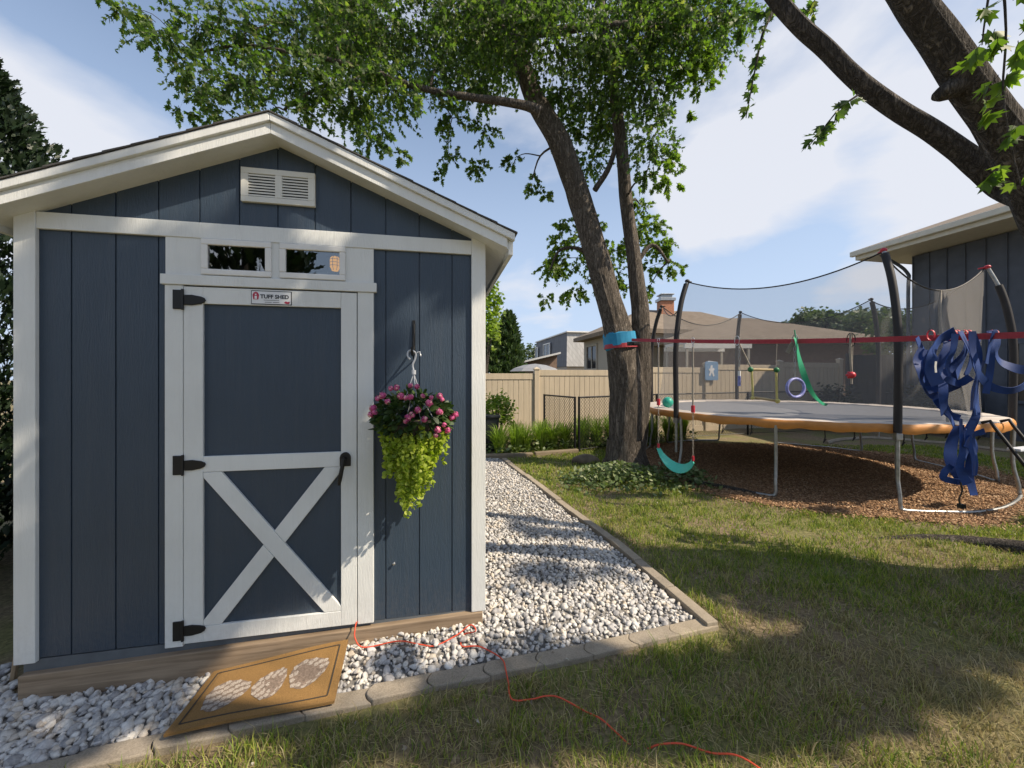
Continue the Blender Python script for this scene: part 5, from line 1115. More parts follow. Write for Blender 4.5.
F = (np.array([(4,5,6,7),(0,1,5,4),(1,2,6,5),(2,3,7,6),(3,0,4,7)])[None]+(np.arange(n)*8)[:, None, None]).reshape(-1, 4)
o = np_mesh('mulch_chips', V, F, M['mulch']); tag(o, 'loose brown wood chips of the trampoline bed', 'mulch', kind='stuff')

# ------------------------------------------------------------------ grass
GC = np.array((1.95, 6.05))
def lawn_dry(x, y):
    d = .27+.30*np.sin(1.7*x+.6)*np.sin(1.9*y+.3*x)+.16*np.sin(4.3*x-2.2*y)
    d = d+.75*np.exp(-(((x-2.55)/.75)**2+((y-1.75)/.35)**2))+.35*np.exp(-(((x-.3)/1.6)**2+((y-2.05)/.28)**2))+.25*np.exp(-(((x+1.2)/1.2)**2+((y-1.6)/.2)**2))
    d = d+.45*np.exp(-(((x-2.1)/.7)**2+((y-2.35)/.35)**2))-.36*smooth((y-3.3)/1.0)
    return np.clip(d, 0, 1)
def lawn_bare(x, y):
    b = .85*np.exp(-(((x-3.0)/.42)**2+((y-4.02)/.22)**2))+.7*np.exp(-(((x-1.75)/.8)**2+((y-5.3)/.25)**2))+.75*np.exp(-(((x-2.9)/.7)**2+((y-1.7)/.35)**2))+.6*np.exp(-(((x-1.5)/.4)**2+((y-2.55)/.16)**2))
    b = b+.5*np.exp(-(((x-4.3)/.8)**2+((y-2.8)/.7)**2))+.55*np.exp(-(((x-.5)/1.1)**2+((y-5.6-.5*x)/.18)**2))*0+.35*np.exp(-(((x-2.3)/.55)**2+((y-2.3)/.3)**2))
    return np.clip(b+.25*np.sin(2.9*x+1)*np.sin(3.3*y), 0, .93)
def near_path(x, y, path, w_):
    best = np.full(x.shape, 9.)
    for a, b in zip(path, path[1:]):
        a = np.array(a); b = np.array(b); d = b-a; L2 = d@d; t_ = np.clip(((x-a[0])*d[0]+(y-a[1])*d[1])/L2, 0, 1)
        best = np.minimum(best, np.hypot(x-a[0]-t_*d[0], y-a[1]-t_*d[1]))
    return best < w_
def outside(x, y):
    ok = ~in_poly(x, y, GRAVEL) & ~in_mulch(x, y, 1.0) & ~near_path(x, y, EDGE_FRONT, .055) & ~near_path(x, y, EDGE_SIDE, .055)
    s = (x-SHED_A[0])*SD[0]+(y-SHED_A[1])*SD[1]; tt = (x-SHED_A[0])*SN[0]+(y-SHED_A[1])*SN[1]
    ok &= ~((s > -1.6) & (s < 2.6) & (tt > -.1)); ok &= ~((x < -.1) & (y > 2.4)); ok &= np.hypot(x-4.75, y-2.5) > .55; ok &= np.hypot(x-2.05, y-6.85) > .45
    return ok
VB, FB, DRY, off = [], [], [], 0
# (density, y range, blade height, blade width): blades grow larger and sparser with distance
for (dens, ya, yb, hh, ww, lying) in ((7800, .75, 2.4, .050, .0044, 0), (6000, 2.4, 3.6, .048, .0054, 0), (4200, 3.6, 5.6, .042, .0068, 0), (2200, 5.6, 9.2, .045, .011, 0), (2600, .75, 2.8, .042, .0042, 1), (700, 2.8, 5.4, .035, .004, 1)):
    x0_, x1_ = -2.9, min(1.5*yb+.8, 10); n = int(dens*(x1_-x0_)*(yb-ya)); x = rng.uniform(x0_, x1_, n); y = rng.uniform(ya, yb, n)
    ok = outside(x, y) & (np.abs(x) < 1.42*y+.75) & (rng.uniform(size=n) > lawn_bare(x, y)*(.75 if lying else 1))
    cl = np.sin(9*x+3*np.sin(5*y))*np.sin(8*y+2*np.sin(7*x)); ok &= rng.uniform(size=n) < .62+.38*cl
    x, y, cl = x[ok], y[ok], cl[ok]; n = len(x); z = gh(x, y)
    edge_ = np.minimum(path_dist(x, y, EDGE_FRONT), path_dist(x, y, EDGE_SIDE))
    h_ = hh*rng.uniform(.45, 1.35, n)*(1+.5*np.clip(cl, 0, 1)+(0 if lying else 1)*.9*np.exp(-(edge_/.09)**2)*(rng.uniform(size=n) < .5)); a = rng.uniform(0, 2*np.pi, n); lean = rng.uniform(.2, 1.0, n)
    if lying: lean = rng.uniform(1.7, 3.0, n)*1.2; z = z+rng.uniform(.003, .016, n)
    dx, dy = np.cos(a), np.sin(a); b2 = rng.uniform(0, 2*np.pi, n); wx, wy = np.cos(b2)*ww/2, np.sin(b2)*ww/2
    vz = h_ if not lying else rng.uniform(0, .006, n)
    p0 = np.stack([x-wx, y-wy, z], 1); p1 = np.stack([x+wx, y+wy, z], 1)
    mx_, my_ = x+dx*lean*h_*.35, y+dy*lean*h_*.35; q0 = np.stack([mx_-wx*.8, my_-wy*.8, z+vz*.6], 1); q1 = np.stack([mx_+wx*.8, my_+wy*.8, z+vz*.6], 1)
    tp = np.stack([x+dx*lean*h_, y+dy*lean*h_, z+vz*(1-.12*lean if not lying else .5)], 1)
    VB.append(np.stack([p0, p1, q1, q0, tp], 1).reshape(-1, 3)); FB.append((np.array([(0,1,2),(0,2,3),(3,2,4)])[None]+off+(np.arange(n)*5)[:, None, None]).reshape(-1, 3)); off += 5*n
    dd = (rng.uniform(size=n) < lawn_dry(x, y)).astype(np.float32)*rng.uniform(.6, 1, n) if not lying else np.full(n, 1.)*rng.uniform(.7, 1, n)
    DRY.append(np.repeat(dd, 5))
g_o = np_mesh('grass', np.concatenate(VB), np.concatenate(FB), M['grass']); tag(g_o, 'patchy mown lawn grass, green blades mixed with dry straw', 'grass', kind='stuff')
at_ = g_o.data.attributes.new('dry', 'FLOAT', 'POINT'); at_.data.foreach_set('value', np.concatenate(DRY).astype(np.float32))
# longer unmown tufts where the mower misses the edging
# dead leaves on the lawn
n = 340; x = rng.uniform(-2, 6, n); y = rng.uniform(1.3, 5.2, n); ok = outside(x, y) | (in_poly(x, y, GRAVEL) & (rng.uniform(size=n) < .8)); x, y = x[ok], y[ok]
P = np.stack([x, y, np.where(in_poly(x, y, GRAVEL), gravel_h(x, y)+.034, gh(x, y)+.026)], 1); v, f = leaf_arrays(P, rng.uniform(.015, .036, len(P)), .05, LT, .8, 2.5)
o = np_mesh('leaf_litter', v, f, M['litter']); tag(o, 'scattered pale dead leaves on the lawn', 'leaf litter', kind='stuff')
# ------------------------------------------------------------------ planting
def in_ell(x, y, c, r): return ((x-c[0])/r[0])**2+((y-c[1])/r[1])**2 < 1
x = rng.uniform(.7, 3.1, 5200); y = rng.uniform(5.3, 6.75, 5200)
den = np.exp(-(((x-1.62)/.62)**2+((y-5.95)/.42)**2))+.7*np.exp(-(((x-2.75)/.3)**2+((y-6.1)/.4)**2)); ok = (rng.uniform(size=len(x)) < den*1.25) & (np.hypot(x-2.05, y-6.85) > .5); x, y, den = x[ok], y[ok], den[ok]
P = np.stack([x, y, gh(x, y)+rng.uniform(.2, 1, len(x))*.31*np.sqrt(np.clip(den, 0, 1))], 1); v, f = leaf_arrays(P, rng.uniform(.05, .085, len(P)), -.1, OVAL, .2, 1.4)
o = np_mesh('ground_cover', v, f, M['under']); tag(o, 'low leafy ground cover at the foot of the forked maple', 'ground cover', kind='stuff')

def blade_clump(name, cx, cy, label, n=130, h=.62, spread=.30, mat='lily', w=.02):
    o = empty(name, (cx, cy, float(gh(cx, cy))), rng.uniform(0, 6), label, 'daylily' if name == 'daylily' else 'plant', 'daylilies along the back fence')
    vs, fs = [], []; off = 0
    for i in range(n):
        a = rng.uniform(0, 2*np.pi); r0 = rng.uniform(0, .1); hh = h*rng.uniform(.6, 1.1); sp_ = spread*rng.uniform(.4, 1.5); K = 6; d = np.array((math.cos(a), math.sin(a))); s = np.array((-d[1], d[0], 0))*w*rng.uniform(.6, 1.1)/2
        for k in range(K+1):
            t_ = k/K; pz = hh*(t_*1.55-.68*t_*t_*(1+.25*sp_/spread)); pr = r0+sp_*t_**1.6; p = np.array((d[0]*pr, d[1]*pr, pz)); ww_ = (1-t_**2.5)
            vs += [p-s*ww_, p+s*ww_]
        for k in range(K): q0 = off+2*k; fs.append((q0, q0+1, q0+3, q0+2))
        off += 2*(K+1)
    np_mesh('leaves', np.array(vs), np.array(fs), M[mat], o)
    # low round leaves filling the foot of the clump
    n2 = 90; a = rng.uniform(0, 2*np.pi, n2); r = .34*np.sqrt(rng.uniform(size=n2)); P = np.stack([r*np.cos(a), r*np.sin(a), rng.uniform(.02, .22, n2)], 1); v, f = leaf_arrays(P, rng.uniform(.06, .10, n2), -.1, OVAL, .2, 1.2); np_mesh('low_leaves', v, f, M['under'], o)
    return o
row = [(-.30, 8.25), (.02, 8.35), (.33, 8.5), (.62, 8.6), (.92, 8.72), (1.22, 8.85), (1.62, 8.9), (1.95, 8.98), (2.3, 9.1), (2.68, 9.2), (3.05, 9.28), (3.4, 9.42), (.15, 9.0), (.75, 9.2), (1.75, 9.4), (2.5, 9.65), (3.9, 9.75), (4.5, 10.1)]
for i, (cx, cy) in enumerate(row):
    where = ('front row, %s from the dark bin' % ORD[i]) if i < 12 else ('back row by the tan fence, %s from the dark bin' % ORD[i-12])
    blade_clump('daylily', cx+rng.normal(0, .03), cy, 'bright green daylily clump, %s' % where, n=210, h=.80 if cx < 1.3 else .92, spread=.30)
bin_o = empty('garden_bin', (-.56, 8.75, float(gh(-.56, 8.75))), .1, 'dark plastic bin half hidden behind the shed corner', 'bin')
m = MB(); m.add([(-.2,-.2,0),(.2,-.2,0),(.2,.2,0),(-.2,.2,0),(-.26,-.26,.78),(.26,-.26,.78),(.26,.26,.78),(-.26,.26,.78)], [(0,3,2,1),(4,5,6,7),(0,1,5,4),(1,2,6,5),(2,3,7,6),(3,0,4,7)]); m.build('body', M['bin'], bin_o, bevel=.02)
m = MB(); m.box(-.285, .285, -.285, .285, .745, .80); m.build('rim', M['bin'], bin_o, bevel=.015)

def leafy(name, c, r, n, size, mat, label, cat, tmpl=OVAL, stems=8, lo=-.6, group=None, hang=.1, core=None):
    o = empty(name, (c[0], c[1], float(gh(c[0], c[1]))), 0, label, cat, group); h = c[2]
    a = rng.uniform(0, 2*np.pi, n); z = rng.uniform(lo, 1, n); q_ = np.sqrt(np.clip(1-z*z, .02, 1)); k = rng.uniform(.45, 1, n)**.6
    lump = 1+.22*np.sin(3*a+5*z)+.14*np.sin(7*a-9*z+1)+.1*rng.normal(size=n)
    P = np.stack([r[0]*q_*np.cos(a)*k*lump, r[1]*q_*np.sin(a)*k*lump, h+r[2]*z*k*lump], 1); P[:, 2] = np.maximum(P[:, 2], .03)
    v, f = leaf_arrays(P, rng.uniform(.7, 1.3, n)*size, hang, tmpl, .2, .9); np_mesh('foliage', v, f, M[mat], o)
    m = MB()
    for i in range(stems):
        a = rng.uniform(0, 2*np.pi); m.tube(catmull([(0, 0, -.05), (.2*r[0]*math.cos(a), .2*r[1]*math.sin(a), h*.5), (.6*r[0]*math.cos(a), .6*r[1]*math.sin(a), h+r[2]*rng.uniform(-.2, .6))], 4), lerp_list([.02+.05*h/4, .012+.03*h/4, .005], 9), 6)
    m.build('stem', M['bark_dark'], o); return o
leafy('bush', (-.36, 9.15, .80), (.42, .35, .42), 1500, .07, 'shrub' if False else 'lily', 'rounded green bush spilling over the dark bin by the shed', 'bush', lo=-.7)
def conifer(name, c, h, r, n, mat, label, base=.1, size=.16, group=None, pw=.75, lean=0, cap=99):
    o = empty(name, (c[0], c[1], float(gh(c[0], c[1]))), rng.uniform(0, 6), label, 'evergreen tree', group)
    m = MB(); m.tube([(0, 0, -.2), (0, 0, h*.5), (lean, 0, h*.96)], [min(r, 1.2)*.14, min(r, 1.2)*.08, .01], 8); m.build('trunk', M['bark_dark'], o)
    t_ = rng.uniform(0, 1, n)**1.15; a = rng.uniform(0, 2*np.pi, n); prof = np.minimum(r*(1-t_)**pw, cap)*(1-.35*np.exp(-t_*14)); lump = 1+.16*np.sin(4*a+9*t_*h)+.12*np.sin(9*a-13*t_*h)+.10*rng.normal(size=n); k = rng.uniform(.55, 1, n)**.5
    P = np.stack([prof*np.cos(a)*k*lump+lean*t_, prof*np.sin(a)*k*lump, base+(h-base)*t_], 1)
    d = np.stack([np.cos(a)*.5, np.sin(a)*.5, np.full(n, .9)], 1); NL = np.array([(0, 0), (.10, .15), (.20, .40), (.12, .5), (.22, .7), (.06, .8), (0, 1.0)])
    v, f = leaf_arrays(P, rng.uniform(.6, 1.4, n)*size, 0, NL, .1, .2, d); np_mesh('crown', v, f, M[mat], o); return o
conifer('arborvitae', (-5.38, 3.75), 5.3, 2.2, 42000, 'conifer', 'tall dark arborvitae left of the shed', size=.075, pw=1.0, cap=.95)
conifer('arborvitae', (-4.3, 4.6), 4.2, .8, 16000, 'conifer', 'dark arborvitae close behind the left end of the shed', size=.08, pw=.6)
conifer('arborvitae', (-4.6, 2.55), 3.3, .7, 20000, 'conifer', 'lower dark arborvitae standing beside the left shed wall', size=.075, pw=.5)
tag(MB().tube([(-2.80, 2.15, -.08), (-2.55, 2.42, .30), (-2.705, 2.17, .62)][::2], .014, 6).build('garden_stake', M['plain_wood']), 'weathered wooden stake leaning at the left corner of the shed', 'stake')

# timbers and rock
for i, (p, q_) in enumerate((((-.95, 7.75), (.45, 8.0)), ((.47, 8.02), (1.45, 8.38)))):
    m = MB(); L = math.hypot(q_[0]-p[0], q_[1]-p[1]); m.box(0, L-.02, -.055, .055, -.03, .085); o = m.build('landscape_timber', M['timber'], bevel=.018, loc=(p[0], p[1], float(gh(*p)))); o.rotation_euler = (0, 0, math.atan2(q_[1]-p[1], q_[0]-p[0]))
    tag(o, ['weathered landscape timber across the far end of the gravel', 'weathered landscape timber between the daylilies and lawn'][i], 'timber')
m = MB(); m.sphere((0, 0, 0), .22, 20, 14, (1.25, .8, .62)); o = m.build('rock', M['rock'], smooth=False, loc=(1.42, 7.25, .06))
for vv in o.data.vertices:
    k = 1+.22*mnoise.noise(vv.co*5); vv.co *= k
tag(o, 'brown boulder left of the forked maple foot', 'rock')
m = MB(); pts = catmull([(2.75, 5.95, .03), (3.1, 5.6, .045), (3.4, 5.35, .03)], 4); o = m.tube(pts, lerp_list([.03, .035, .025], len(pts)), 8, wob=wobble(2, .2)).build('edging_pole', M['bark_dark']); tag(o, 'dark wooden pole lying at the front edge of the mulch bed', 'pole')

# ------------------------------------------------------------------ fences
FP0, FD = np.array((-1.25, 10.05)), np.array((.9815, .1912))
def fpt(k): p = FP0+FD*k; return float(p[0]), float(p[1])
vf = empty('vinyl_fence', (FP0[0], FP0[1], 0), math.atan2(FD[1], FD[0]), 'long tan vinyl privacy fence across the back of the garden', 'fence')
def ftop(k): return 1.735+.034*k
PK = [-4.02, -1.36, 1.95, 4.55, 7.15, 9.72, 12.0]
for i, k in enumerate(PK):
    zt = ftop(k)+.05; m = MB(); m.box(k-.065, k+.065, -.065, .065, -.1, zt); po = m.build('post', M['vinyl'], vf, bevel=.006)
    m = MB(); m.add([(k-.08,-.08,zt+.0005),(k+.08,-.08,zt+.0005),(k+.08,.08,zt+.0005),(k-.08,.08,zt+.0005),(k-.08,-.08,zt+.025),(k+.08,-.08,zt+.025),(k+.08,.08,zt+.025),(k-.08,.08,zt+.025),(k,0,zt+.075)], [(0,3,2,1),(0,1,5,4),(1,2,6,5),(2,3,7,6),(3,0,4,7),(4,5,8),(5,6,8),(6,7,8),(7,4,8)]); m.build('post_cap', M['vinyl'], po)
    if i+1 < len(PK):
        a, b = k+.066, PK[i+1]-.066; za = ftop((a+b)/2); m = MB()
        m.box(a, b, -.03, .03, za-.16, za); m.box(a, b, -.03, .03, .06, .22)
        nb = max(1, round((b-a)/.145)); st = (b-a)/nb
        for j in range(nb): m.box(a+j*st+.004, a+(j+1)*st-.004, -.014, .014, .221, za-.161)
        m.box(a, b, -.006, .006, .221, za-.161) if False else None
        m.build('panel', M['vinyl'], vf, bevel=.003)
# blue plaque on the fence
kp = 7.26; m = MB()
pq = empty('fence_plaque', (*fpt(kp), 1.83), math.atan2(FD[1], FD[0]), 'light blue plaque with a white shape fixed on the tan fence', 'sign')
poly = [(-.17, -.24), (.17, -.24), (.19, -.22), (.19, .20), (.16, .24), (-.16, .24), (-.19, .20), (-.19, -.22)]
poly = [(a*1.15, b*1.15) for a, b in poly]; m.prism_xz(poly, -.105, -.075); m.build('board', M['plaque'], pq, bevel=.004)
m = MB(); m.prism_xz([(-.06, -.16), (.0, -.05), (.05, -.17), (.09, -.14), (.05, .0), (.10, .05), (.05, .09), (.02, .07), (.03, .16), (-.03, .17), (-.05, .08), (-.11, .04), (-.05, -.02), (-.10, -.12)], -.111, -.106); m.build('white_shape', M['plaque_white'], pq)
m = MB(); m.prism_xz([(-.12, .255), (.12, .255), (.14, .275), (-.10, .30)], -.10, -.08); m.build('hanger', M['plaque_white'], pq)
# black chain-link fence
cf = empty('chain_link_fence', (0, 0, 0), 0, 'low black chain link fence with a square corner behind the daylilies', 'fence')
runs = [((.82, 9.75), (1.38, 8.42)), ((1.47, 8.42), (3.75, 9.95)), ((3.75, 9.95), (6.6, 10.75)), ((6.6, 10.75), (9.6, 11.3))]
for (p, q_) in runs:
    p = np.array(p); q_ = np.array(q_); d = q_-p; L = float(np.linalg.norm(d)); d /= L; zb = lambda t_: float(gh(*(p+d*t_)))*.6
    top, bot = 1.20, .06
    for t_ in (0, L):
        e = p+d*t_; m = MB(); m.tube([(e[0], e[1], zb(t_)-.1), (e[0], e[1], zb(t_)+top+.02)], .026, 8); m.build('post', M['black_metal'], cf, smooth=True)
    m = MB(); m.tube([(p[0], p[1], zb(0)+top), (q_[0], q_[1], zb(L)+top)], .019, 8); m.tube([(p[0], p[1], zb(0)+bot), (q_[0], q_[1], zb(L)+bot)], .008, 6); m.build('rail', M['black_metal'], cf, smooth=True)
    m = MB(); H_ = top-bot; st = .085; n = int((L+H_)/st)
    for k in range(n):
        for sg in (1, -1):
            s0 = k*st-(H_ if sg > 0 else 0); t0, t1 = s0, s0+sg*H_
            if sg < 0: t0, t1 = k*st, k*st-H_
            # clip to the run
            def cl(t0, t1):
                lo, hi = 0., 1.
                for tt_ in (0,):
                    dt = t1-t0
                    a_, b_ = (0-t0)/dt, (L-t0)/dt; lo = max(lo, min(a_, b_)); hi = min(hi, max(a_, b_))
                return lo, hi
            lo, hi = cl(t0, t1)
            if hi-lo < .03: continue
            ta_, tb_ = t0+(t1-t0)*lo, t0+(t1-t0)*hi; ea, eb = p+d*ta_, p+d*tb_
            m.tube([(ea[0], ea[1], zb(ta_)+bot+H_*lo), (eb[0], eb[1], zb(tb_)+bot+H_*hi)], .0036, 3, cap=False)
    m.build('wire_mesh', M['black_metal'], cf)
# dark board fence to the right of the tan one
q0, q1 = np.array((10.9, 12.45)), np.array((13.2, 12.2)); d = q1-q0; L = float(np.linalg.norm(d)); d /= L
bf = empty('board_fence', (q0[0], q0[1], 0), math.atan2(d[1], d[0]), 'dark grey board fence between the tan fence and the blue house', 'fence')
m = MB(); nb = int(L/.14)
for j in range(nb): m.box(j*.14+.003, (j+1)*.14-.003, -.012, .012, .1, 2.35+.01*(j % 3))
m.box(0, L, .0125, .05, .5, .6); m.box(0, L, .0125, .05, 1.85, 1.95); m.build('boards', M['old_fence'], bf)
for t_ in (0, L): m = MB(); m.box(t_-.05, t_+.05, -.05, .05, 0, 2.42); m.build('post', M['old_fence'], bf)

# ------------------------------------------------------------------ slate blue house on the right
HB = (12.5, 12.0); bh = empty('blue_house', (*HB, 0), math.atan2(-.98, .19), 'slate blue house with vertical siding and cream eaves at the right', 'house')
m = MB(); HT = 5.42; m.box(0, 9, 0.03, 7, -.2, HT)
n = 0; x = .0
while x < 9: m.box(x, min(x+.018, 9), .0, .0295, -.2, HT); x += .405
x = .0
m.build('siding_wall', M['blue_siding'], bh)
rf = MB(); rf.prism_xz([(-.75, HT+.30), (-.75, HT+.02), (10, HT+.02), (10, HT+.30)], -1.2, 8.5)
ro = rf.build('eave', M['cream_trim'], bh, bevel=.01)
m = MB(); m.add([(-.85, -1.31, HT+.302), (10, -1.31, HT+.302), (10, 8.6, HT+.302), (-.85, 8.6, HT+.302), (2.5, 3.4, HT+2.0), (7, 3.4, HT+2.0)], [(0,1,5,4),(1,2,5),(2,3,4,5),(3,0,4),(0,3,2,1)]); m.build('roof', M['tan_shingle'], bh)
m = MB(); m.box(-.83, 10, -1.33, -1.202, HT+.14, HT+.30); m.build('gutter', M['cream_trim'], ro, bevel=.02)
m = MB(); m.tube(catmull([(-.2, -1.15, HT+.12), (-.15, -.8, HT-.05), (-.06, -.10, HT-.5), (-.06, -.06, HT-1.2), (-.06, -.06, .2)], 5), .045, 8); m.build('downspout', M['blue_siding'], bh)
wn_ = MB(); wn_.box(2.25, 3.3, -.025, -.001, 1.05, 2.5); wo = wn_.build('window', M['house_glass'], bh)
m = MB()
for bx in ((2.17, 2.25, .97, 2.58), (3.3, 3.38, .97, 2.58), (2.25, 3.3, .97, 1.05), (2.25, 3.3, 2.5, 2.58)): m.box(bx[0], bx[1], -.05, -.001, bx[2], bx[3])
m.build('frame', M['blue_siding'], wo)
leafy('shrub', (12.2, 11.0, .85), (.85, .7, .75), 1800, .12, 'conifer', 'dark evergreen shrub against the blue house wall', 'shrub', lo=-.9)
leafy('shrub', (9.55, 11.35, .75), (.5, .45, .6), 1200, .10, 'conifer', 'dark bushy shrub at the right end of the tan fence', 'shrub', lo=-.9)
leafy('shrub', (13.2, 13.4, 2.75), (.75, .6, .85), 900, .16, 'shrub', 'yellow green shrub rising over the dark board fence', 'shrub', lo=-.9, tmpl=LT)
# pale gravel strip by the house
m = MB(); pts = [(7.7, 9.4, .02), (8.6, 10.0, .04), (9.8, 10.1, .05), (10.6, 9.4, .05), (10.9, 8.4, .03)]
xs = [p for p in catmull(pts, 8)]
m.tube([(p.x, p.y, float(gh(p.x, p.y))+.02) for p in xs], .05, 6); o = m.build('bed_border', M['concrete'], smooth=True); tag(o, 'curved pale border of the planting bed behind the trampoline', 'border')

# ------------------------------------------------------------------ neighbours beyond the fence
th = empty('beige_house', (0, 0, 0), 0, 'beige split level house with brown hip roof and brick chimney behind the fence', 'house')
P0, P1 = np.array((4.5, 24.0)), np.array((5.45, 19.1)); dv_ = np.array((.98, .19)); P2 = P1+dv_*9; P3 = P0+dv_*9; EZ = 3.96
def wallbox(m, pts, z0, z1):
    n = len(pts); m.prism_xy([tuple(p) for p in pts], z0, z1)
m = MB(); wallbox(m, [P0, P1, P2, P3], -.1, EZ); m.build('upper_wall', M['stucco'], th)
c_ = (P0+P1+P2+P3)/4; ex = [c_+(p-c_)*1.13 for p in (P0, P1, P2, P3)]; rid = [(P0+P1)/2*.72+(P2+P3)/2*.28, (P0+P1)/2*.3+(P2+P3)/2*.7]
m = MB(); V_ = [(*p, EZ-.12) for p in ex]+[(*p, EZ+.10) for p in ex]+[(*p, EZ+1.55) for p in rid]; m.add(V_, [(0,1,5,4),(1,2,6,5),(2,3,7,6),(3,0,4,7),(4,5,8),(5,6,9,8),(6,7,9),(7,4,8,9),(3,2,1,0)]); m.build('upper_roof', M['tan_shingle'], th)
def house_window(parent, a, dirv, nrm, s0, s1, z0, z1, mull=1, mat='house_white'):
    a = np.array(a); d = np.array(dirv); n = np.array(nrm); m = MB()
    def bx(u0, u1, w0, w1, o0, o1):
        P = []
        for z in (w0, w1):
            for (u, o_) in ((u0, o0), (u1, o0), (u1, o1), (u0, o1)): e = a+d*u+n*o_; P.append((e[0], e[1], z))
        m.add(P, [(0,3,2,1),(4,5,6,7),(0,1,5,4),(1,2,6,5),(2,3,7,6),(3,0,4,7)])
    w_ = .12
    bx(s0-w_, s1+w_, z0-w_, z0, .002, .08); bx(s0-w_, s1+w_, z1, z1+w_, .002, .08); bx(s0-w_, s0, z0, z1, .002, .08); bx(s1, s1+w_, z0, z1, .002, .08)
    for k in range(mull): c = s0+(s1-s0)*(k+1)/(mull+1); bx(c-.04, c+.04, z0, z1, .03, .06)
    fr = m.build('window', M[mat], parent); m = MB(); bx(s0, s1, z0, z1, .004, .02); m.build('pane', M['house_glass'], fr)
house_window(th, P0, (P1-P0)/5, (-.98, -.19), .6, 2.0, 2.15, 3.45, 1, 'stucco')
house_window(th, P1, dv_, (.19, -.98), 3.2, 4.6, 2.0, 3.3)
ce = at(665, 313, 22); m = MB(); m.box(ce[0]-.36, ce[0]+.36, 21.6, 22.3, 4.3, 5.95); ch = m.build('chimney', M['orange_brick'], th, bevel=.02)
m = MB(); m.box(ce[0]-.43, ce[0]+.43, 21.52, 22.38, 5.952, 6.12); m.box(ce[0]-.3, ce[0]+.3, 21.7, 22.2, 6.122, 6.30); m.box(ce[0]-.38, ce[0]+.38, 21.6, 22.3, 6.302, 6.36); m.build('cap', M['steel'], ch, bevel=.01)
m = MB(); m.box(7.7, 17.2, 17.9, 18.9, -.1, 3.16); m.build('brick_wall', M['brick'], th)
m = MB(); m.add([(7.0, 17.3, 3.17), (17.6, 17.3, 3.17), (17.6, 25.5, 3.17), (7.0, 25.5, 3.17), (7.0, 17.3, 3.36), (17.6, 17.3, 3.36), (17.6, 25.5, 3.36), (7.0, 25.5, 3.36), (12.2, 21.5, 4.95), (13.4, 21.5, 4.95)], [(0,1,5,4),(1,2,6,5),(2,3,7,6),(3,0,4,7),(4,5,9,8),(5,6,9),(6,7,8,9),(7,4,8),(3,2,1,0)]); m.build('lower_roof', M['tan_shingle'], th)
m = MB(); m.box(6.98, 17.62, 17.2, 17.298, 3.19, 3.34); m.build('gutter', M['stucco'], th)
# white slatted patio cover
pg = empty('pergola', (0, 0, 0), 0, 'white slatted patio cover in front of the beige house', 'pergola')
m = MB()
for k in range(14): x_ = 6.35+k*.17; m.box(x_, x_+.06, 14.0, 15.9, 2.86+.002*k, 2.98+.002*k)
m.build('slats', M['house_white'], pg); m = MB(); m.box(6.3, 8.75, 14.0, 14.1, 2.70, 2.858); m.box(6.3, 8.75, 15.8, 15.9, 2.70, 2.858); m.build('beam', M['house_white'], pg)
for x_, y_ in ((6.4, 14.05), (8.65, 14.05), (6.4, 15.85), (8.65, 15.85)): m = MB(); m.box(x_-.035, x_+.035, y_-.035, y_+.035, 0, 2.70); m.build('post', M['stucco'], pg)
# grey mansard house
mh = empty('mansard_house', (0, 0, 0), 0, 'grey mansard roofed house with two white dormer windows far behind the fence', 'house')
A, B, C_ = np.array((2.75, 46.)), np.array((5.0, 35.)), np.array((10.0, 36.)); D_ = A+(C_-B)
m = MB(); wallbox(m, [A, B, C_, D_], -.1, 2.6); m.build('lower_wall', M['stucco'], mh)
c_ = (A+B+C_+D_)/4; up_ = [c_+(p-c_)*.955 for p in (A, B, C_, D_)]; lo_ = [c_+(p-c_)*1.04 for p in (A, B, C_, D_)]
m = MB(); m.add([(*p, 2.61) for p in lo_]+[(*p, 5.75) for p in up_], [(0,1,5,4),(2,3,7,6),(3,0,4,7),(4,5,6,7),(3,2,1,0)]); m.build('mansard_roof', M['grey_shingle'], mh)
m = MB(); m.add([(*lo_[1], 2.612), (*lo_[2], 2.612), (*up_[2], 5.748), (*up_[1], 5.748)], [(0, 1, 2, 3)]); m.build('pale_gable', M['pale_shingle'], mh)
m = MB(); m.prism_xy([tuple(c_+(p-c_)*1.0) for p in (A, B, C_, D_)], 5.752, 5.86); m.build('roof_edge', M['house_white'], mh)
dd_ = (B-A)/np.linalg.norm(B-A); house_window(mh, lo_[0], dd_, (-dd_[1]*-1*-1, dd_[0]*-1*-1) if False else (dd_[1], -dd_[0]), 1.0, 1.9, 3.6, 5.0, 0)
house_window(mh, lo_[0], dd_, (dd_[1], -dd_[0]), 4.4, 6.6, 3.55, 5.1, 1)
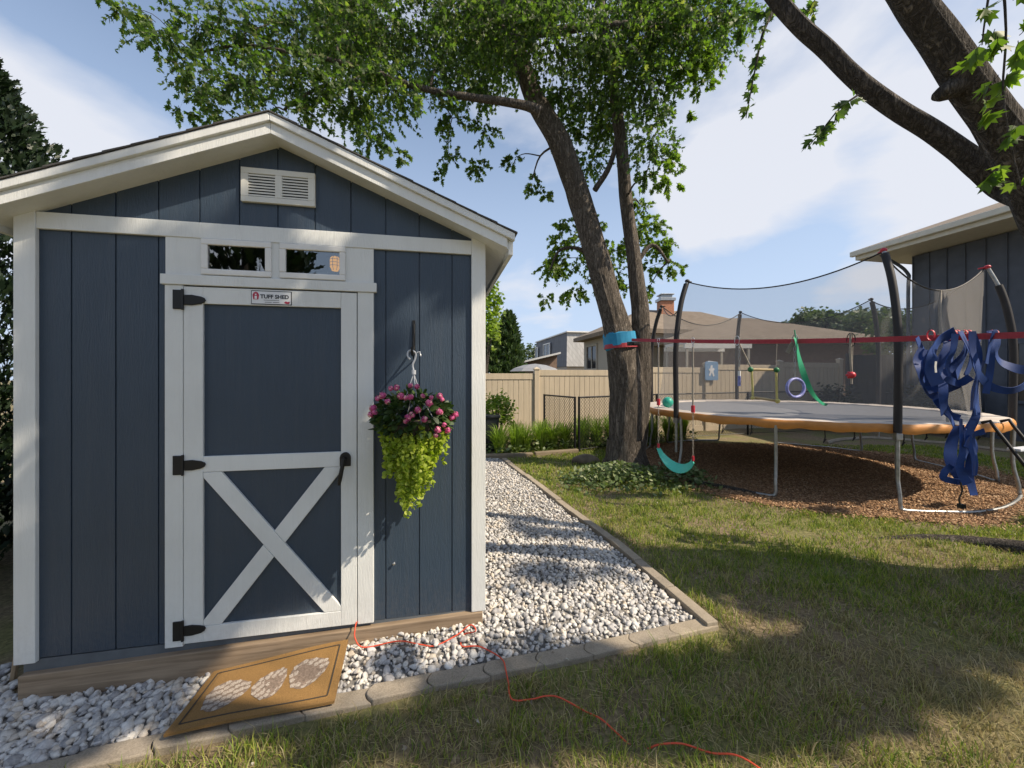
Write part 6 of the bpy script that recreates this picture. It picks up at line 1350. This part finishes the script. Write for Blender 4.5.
# low porch in front of it
po = empty('porch_house', (0, 0, 0), 0, 'low house with shallow white edged gable roof left of the mansard house', 'house')
m = MB(); m.prism_xz([(-1.2, -.1), (3.3, -.1), (3.3, 3.25), (-1.2, 2.18)], 28.2, 33); m.build('wall', M['brick'], po)
m = MB(); m.add([(-1.9, 27.6, 2.02), (3.5, 27.6, 3.31), (3.5, 33.5, 3.31), (-1.9, 33.5, 2.02), (-1.9, 27.6, 2.14), (3.5, 27.6, 3.43), (3.5, 33.5, 3.43), (-1.9, 33.5, 2.14)], [(0,3,2,1),(4,5,6,7),(0,1,5,4),(1,2,6,5),(2,3,7,6),(3,0,4,7)]); m.build('roof', M['grey_shingle'], po)
m = MB(); m.add([(-1.9, 27.5, 2.03), (3.5, 27.5, 3.32), (3.5, 27.595, 3.32), (-1.9, 27.595, 2.03), (-1.9, 27.5, 2.16), (3.5, 27.5, 3.45), (3.5, 27.595, 3.45), (-1.9, 27.595, 2.16)], [(0,3,2,1),(4,5,6,7),(0,1,5,4),(1,2,6,5),(2,3,7,6),(3,0,4,7)]); m.build('fascia', M['house_white'], po)
# patio umbrella
um = empty('patio_umbrella', (.78, 13.0, 0), 0, 'grey canvas patio umbrella showing above the tan fence', 'umbrella'); m = MB(); vs = [(0, 0, 2.10)]; n = 8
for r_, z_ in ((.4, 2.05), (.72, 1.95), (.88, 1.84)): vs += [(r_*math.cos(k*math.pi/4+.2), r_*math.sin(k*math.pi/4+.2), z_) for k in range(8)]
fs = [(0, 1+k, 1+(k+1) % 8) for k in range(8)]+[(1+j*8+k, 9+j*8+k, 9+j*8+(k+1) % 8, 1+j*8+(k+1) % 8) for j in range(2) for k in range(8)]
m.add(vs, fs); cn = m.build('canopy', M['canopy'], um); sm = cn.modifiers.new('thick', 'SOLIDIFY'); sm.thickness = .01
m = MB(); m.tube([(0, 0, 0), (0, 0, 2.08)], .025, 8); m.build('pole', M['steel'], um)
# trees beyond
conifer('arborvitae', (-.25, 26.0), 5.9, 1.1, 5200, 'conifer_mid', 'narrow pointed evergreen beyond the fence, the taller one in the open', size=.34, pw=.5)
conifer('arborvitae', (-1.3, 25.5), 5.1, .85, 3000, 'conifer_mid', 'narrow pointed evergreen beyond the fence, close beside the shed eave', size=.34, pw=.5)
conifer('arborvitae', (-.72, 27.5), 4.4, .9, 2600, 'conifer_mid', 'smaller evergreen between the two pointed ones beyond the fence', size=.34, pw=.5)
leafy('leafy_tree', (-1.3, 18.0, 4.6), (.8, .8, 2.0), 1500, .19, 'lily', 'light green leafy tree beyond the fence seen past the shed corner', 'tree', tmpl=LT, stems=6)
FT = 'trees far behind the houses'
for i, (px, py, Y_, rx, rz, lab) in enumerate(((812, 322, 42, 2.6, 1.6, 'hazy green tree behind the brown roof, left one of a pair'), (840, 325, 40, 2.2, 1.5, 'hazy green tree behind the brown roof, right one of a pair'), (872, 328, 36, 2.6, 2.0, 'distant tree between the brown roof and the blue house'), (900, 330, 30, 1.6, 1.6, 'distant tree touching the blue house corner'), (527, 358, 55, 3.0, 2.2, 'small distant tree left of the mansard house'), (862, 322, 48, 2.2, 1.8, 'faint far tree behind the others near the blue house'))):
    p = at(px, py, Y_); leafy('far_tree', (p[0], Y_, p[2]-float(gh(p[0], Y_))-.4), (rx, rx*.8, rz), 1500, .42, 'far_leaf', lab, 'tree', stems=5, group=FT, tmpl=LT)
# trees behind the viewer, mirrored in the transom panes
conifer('spruce', (-4.2, -9.5), 9.5, 2.9, 5200, 'conifer', 'dark spruce mirrored in the left transom window', size=.42, pw=.7)
leafy('garden_tree', (1.2, -12.0, 4.4), (1.3, 1.2, 1.9), 1500, .3, 'far_leaf', 'round leafy tree mirrored in the right transom window', 'tree', tmpl=LT, stems=6)
leafy('garden_tree', (-.6, -13.0, 4.3), (1.2, 1.2, 1.7), 1300, .3, 'far_leaf', 'lower leafy tree mirrored near the spruce in the right transom window', 'tree', tmpl=LT, stems=6)
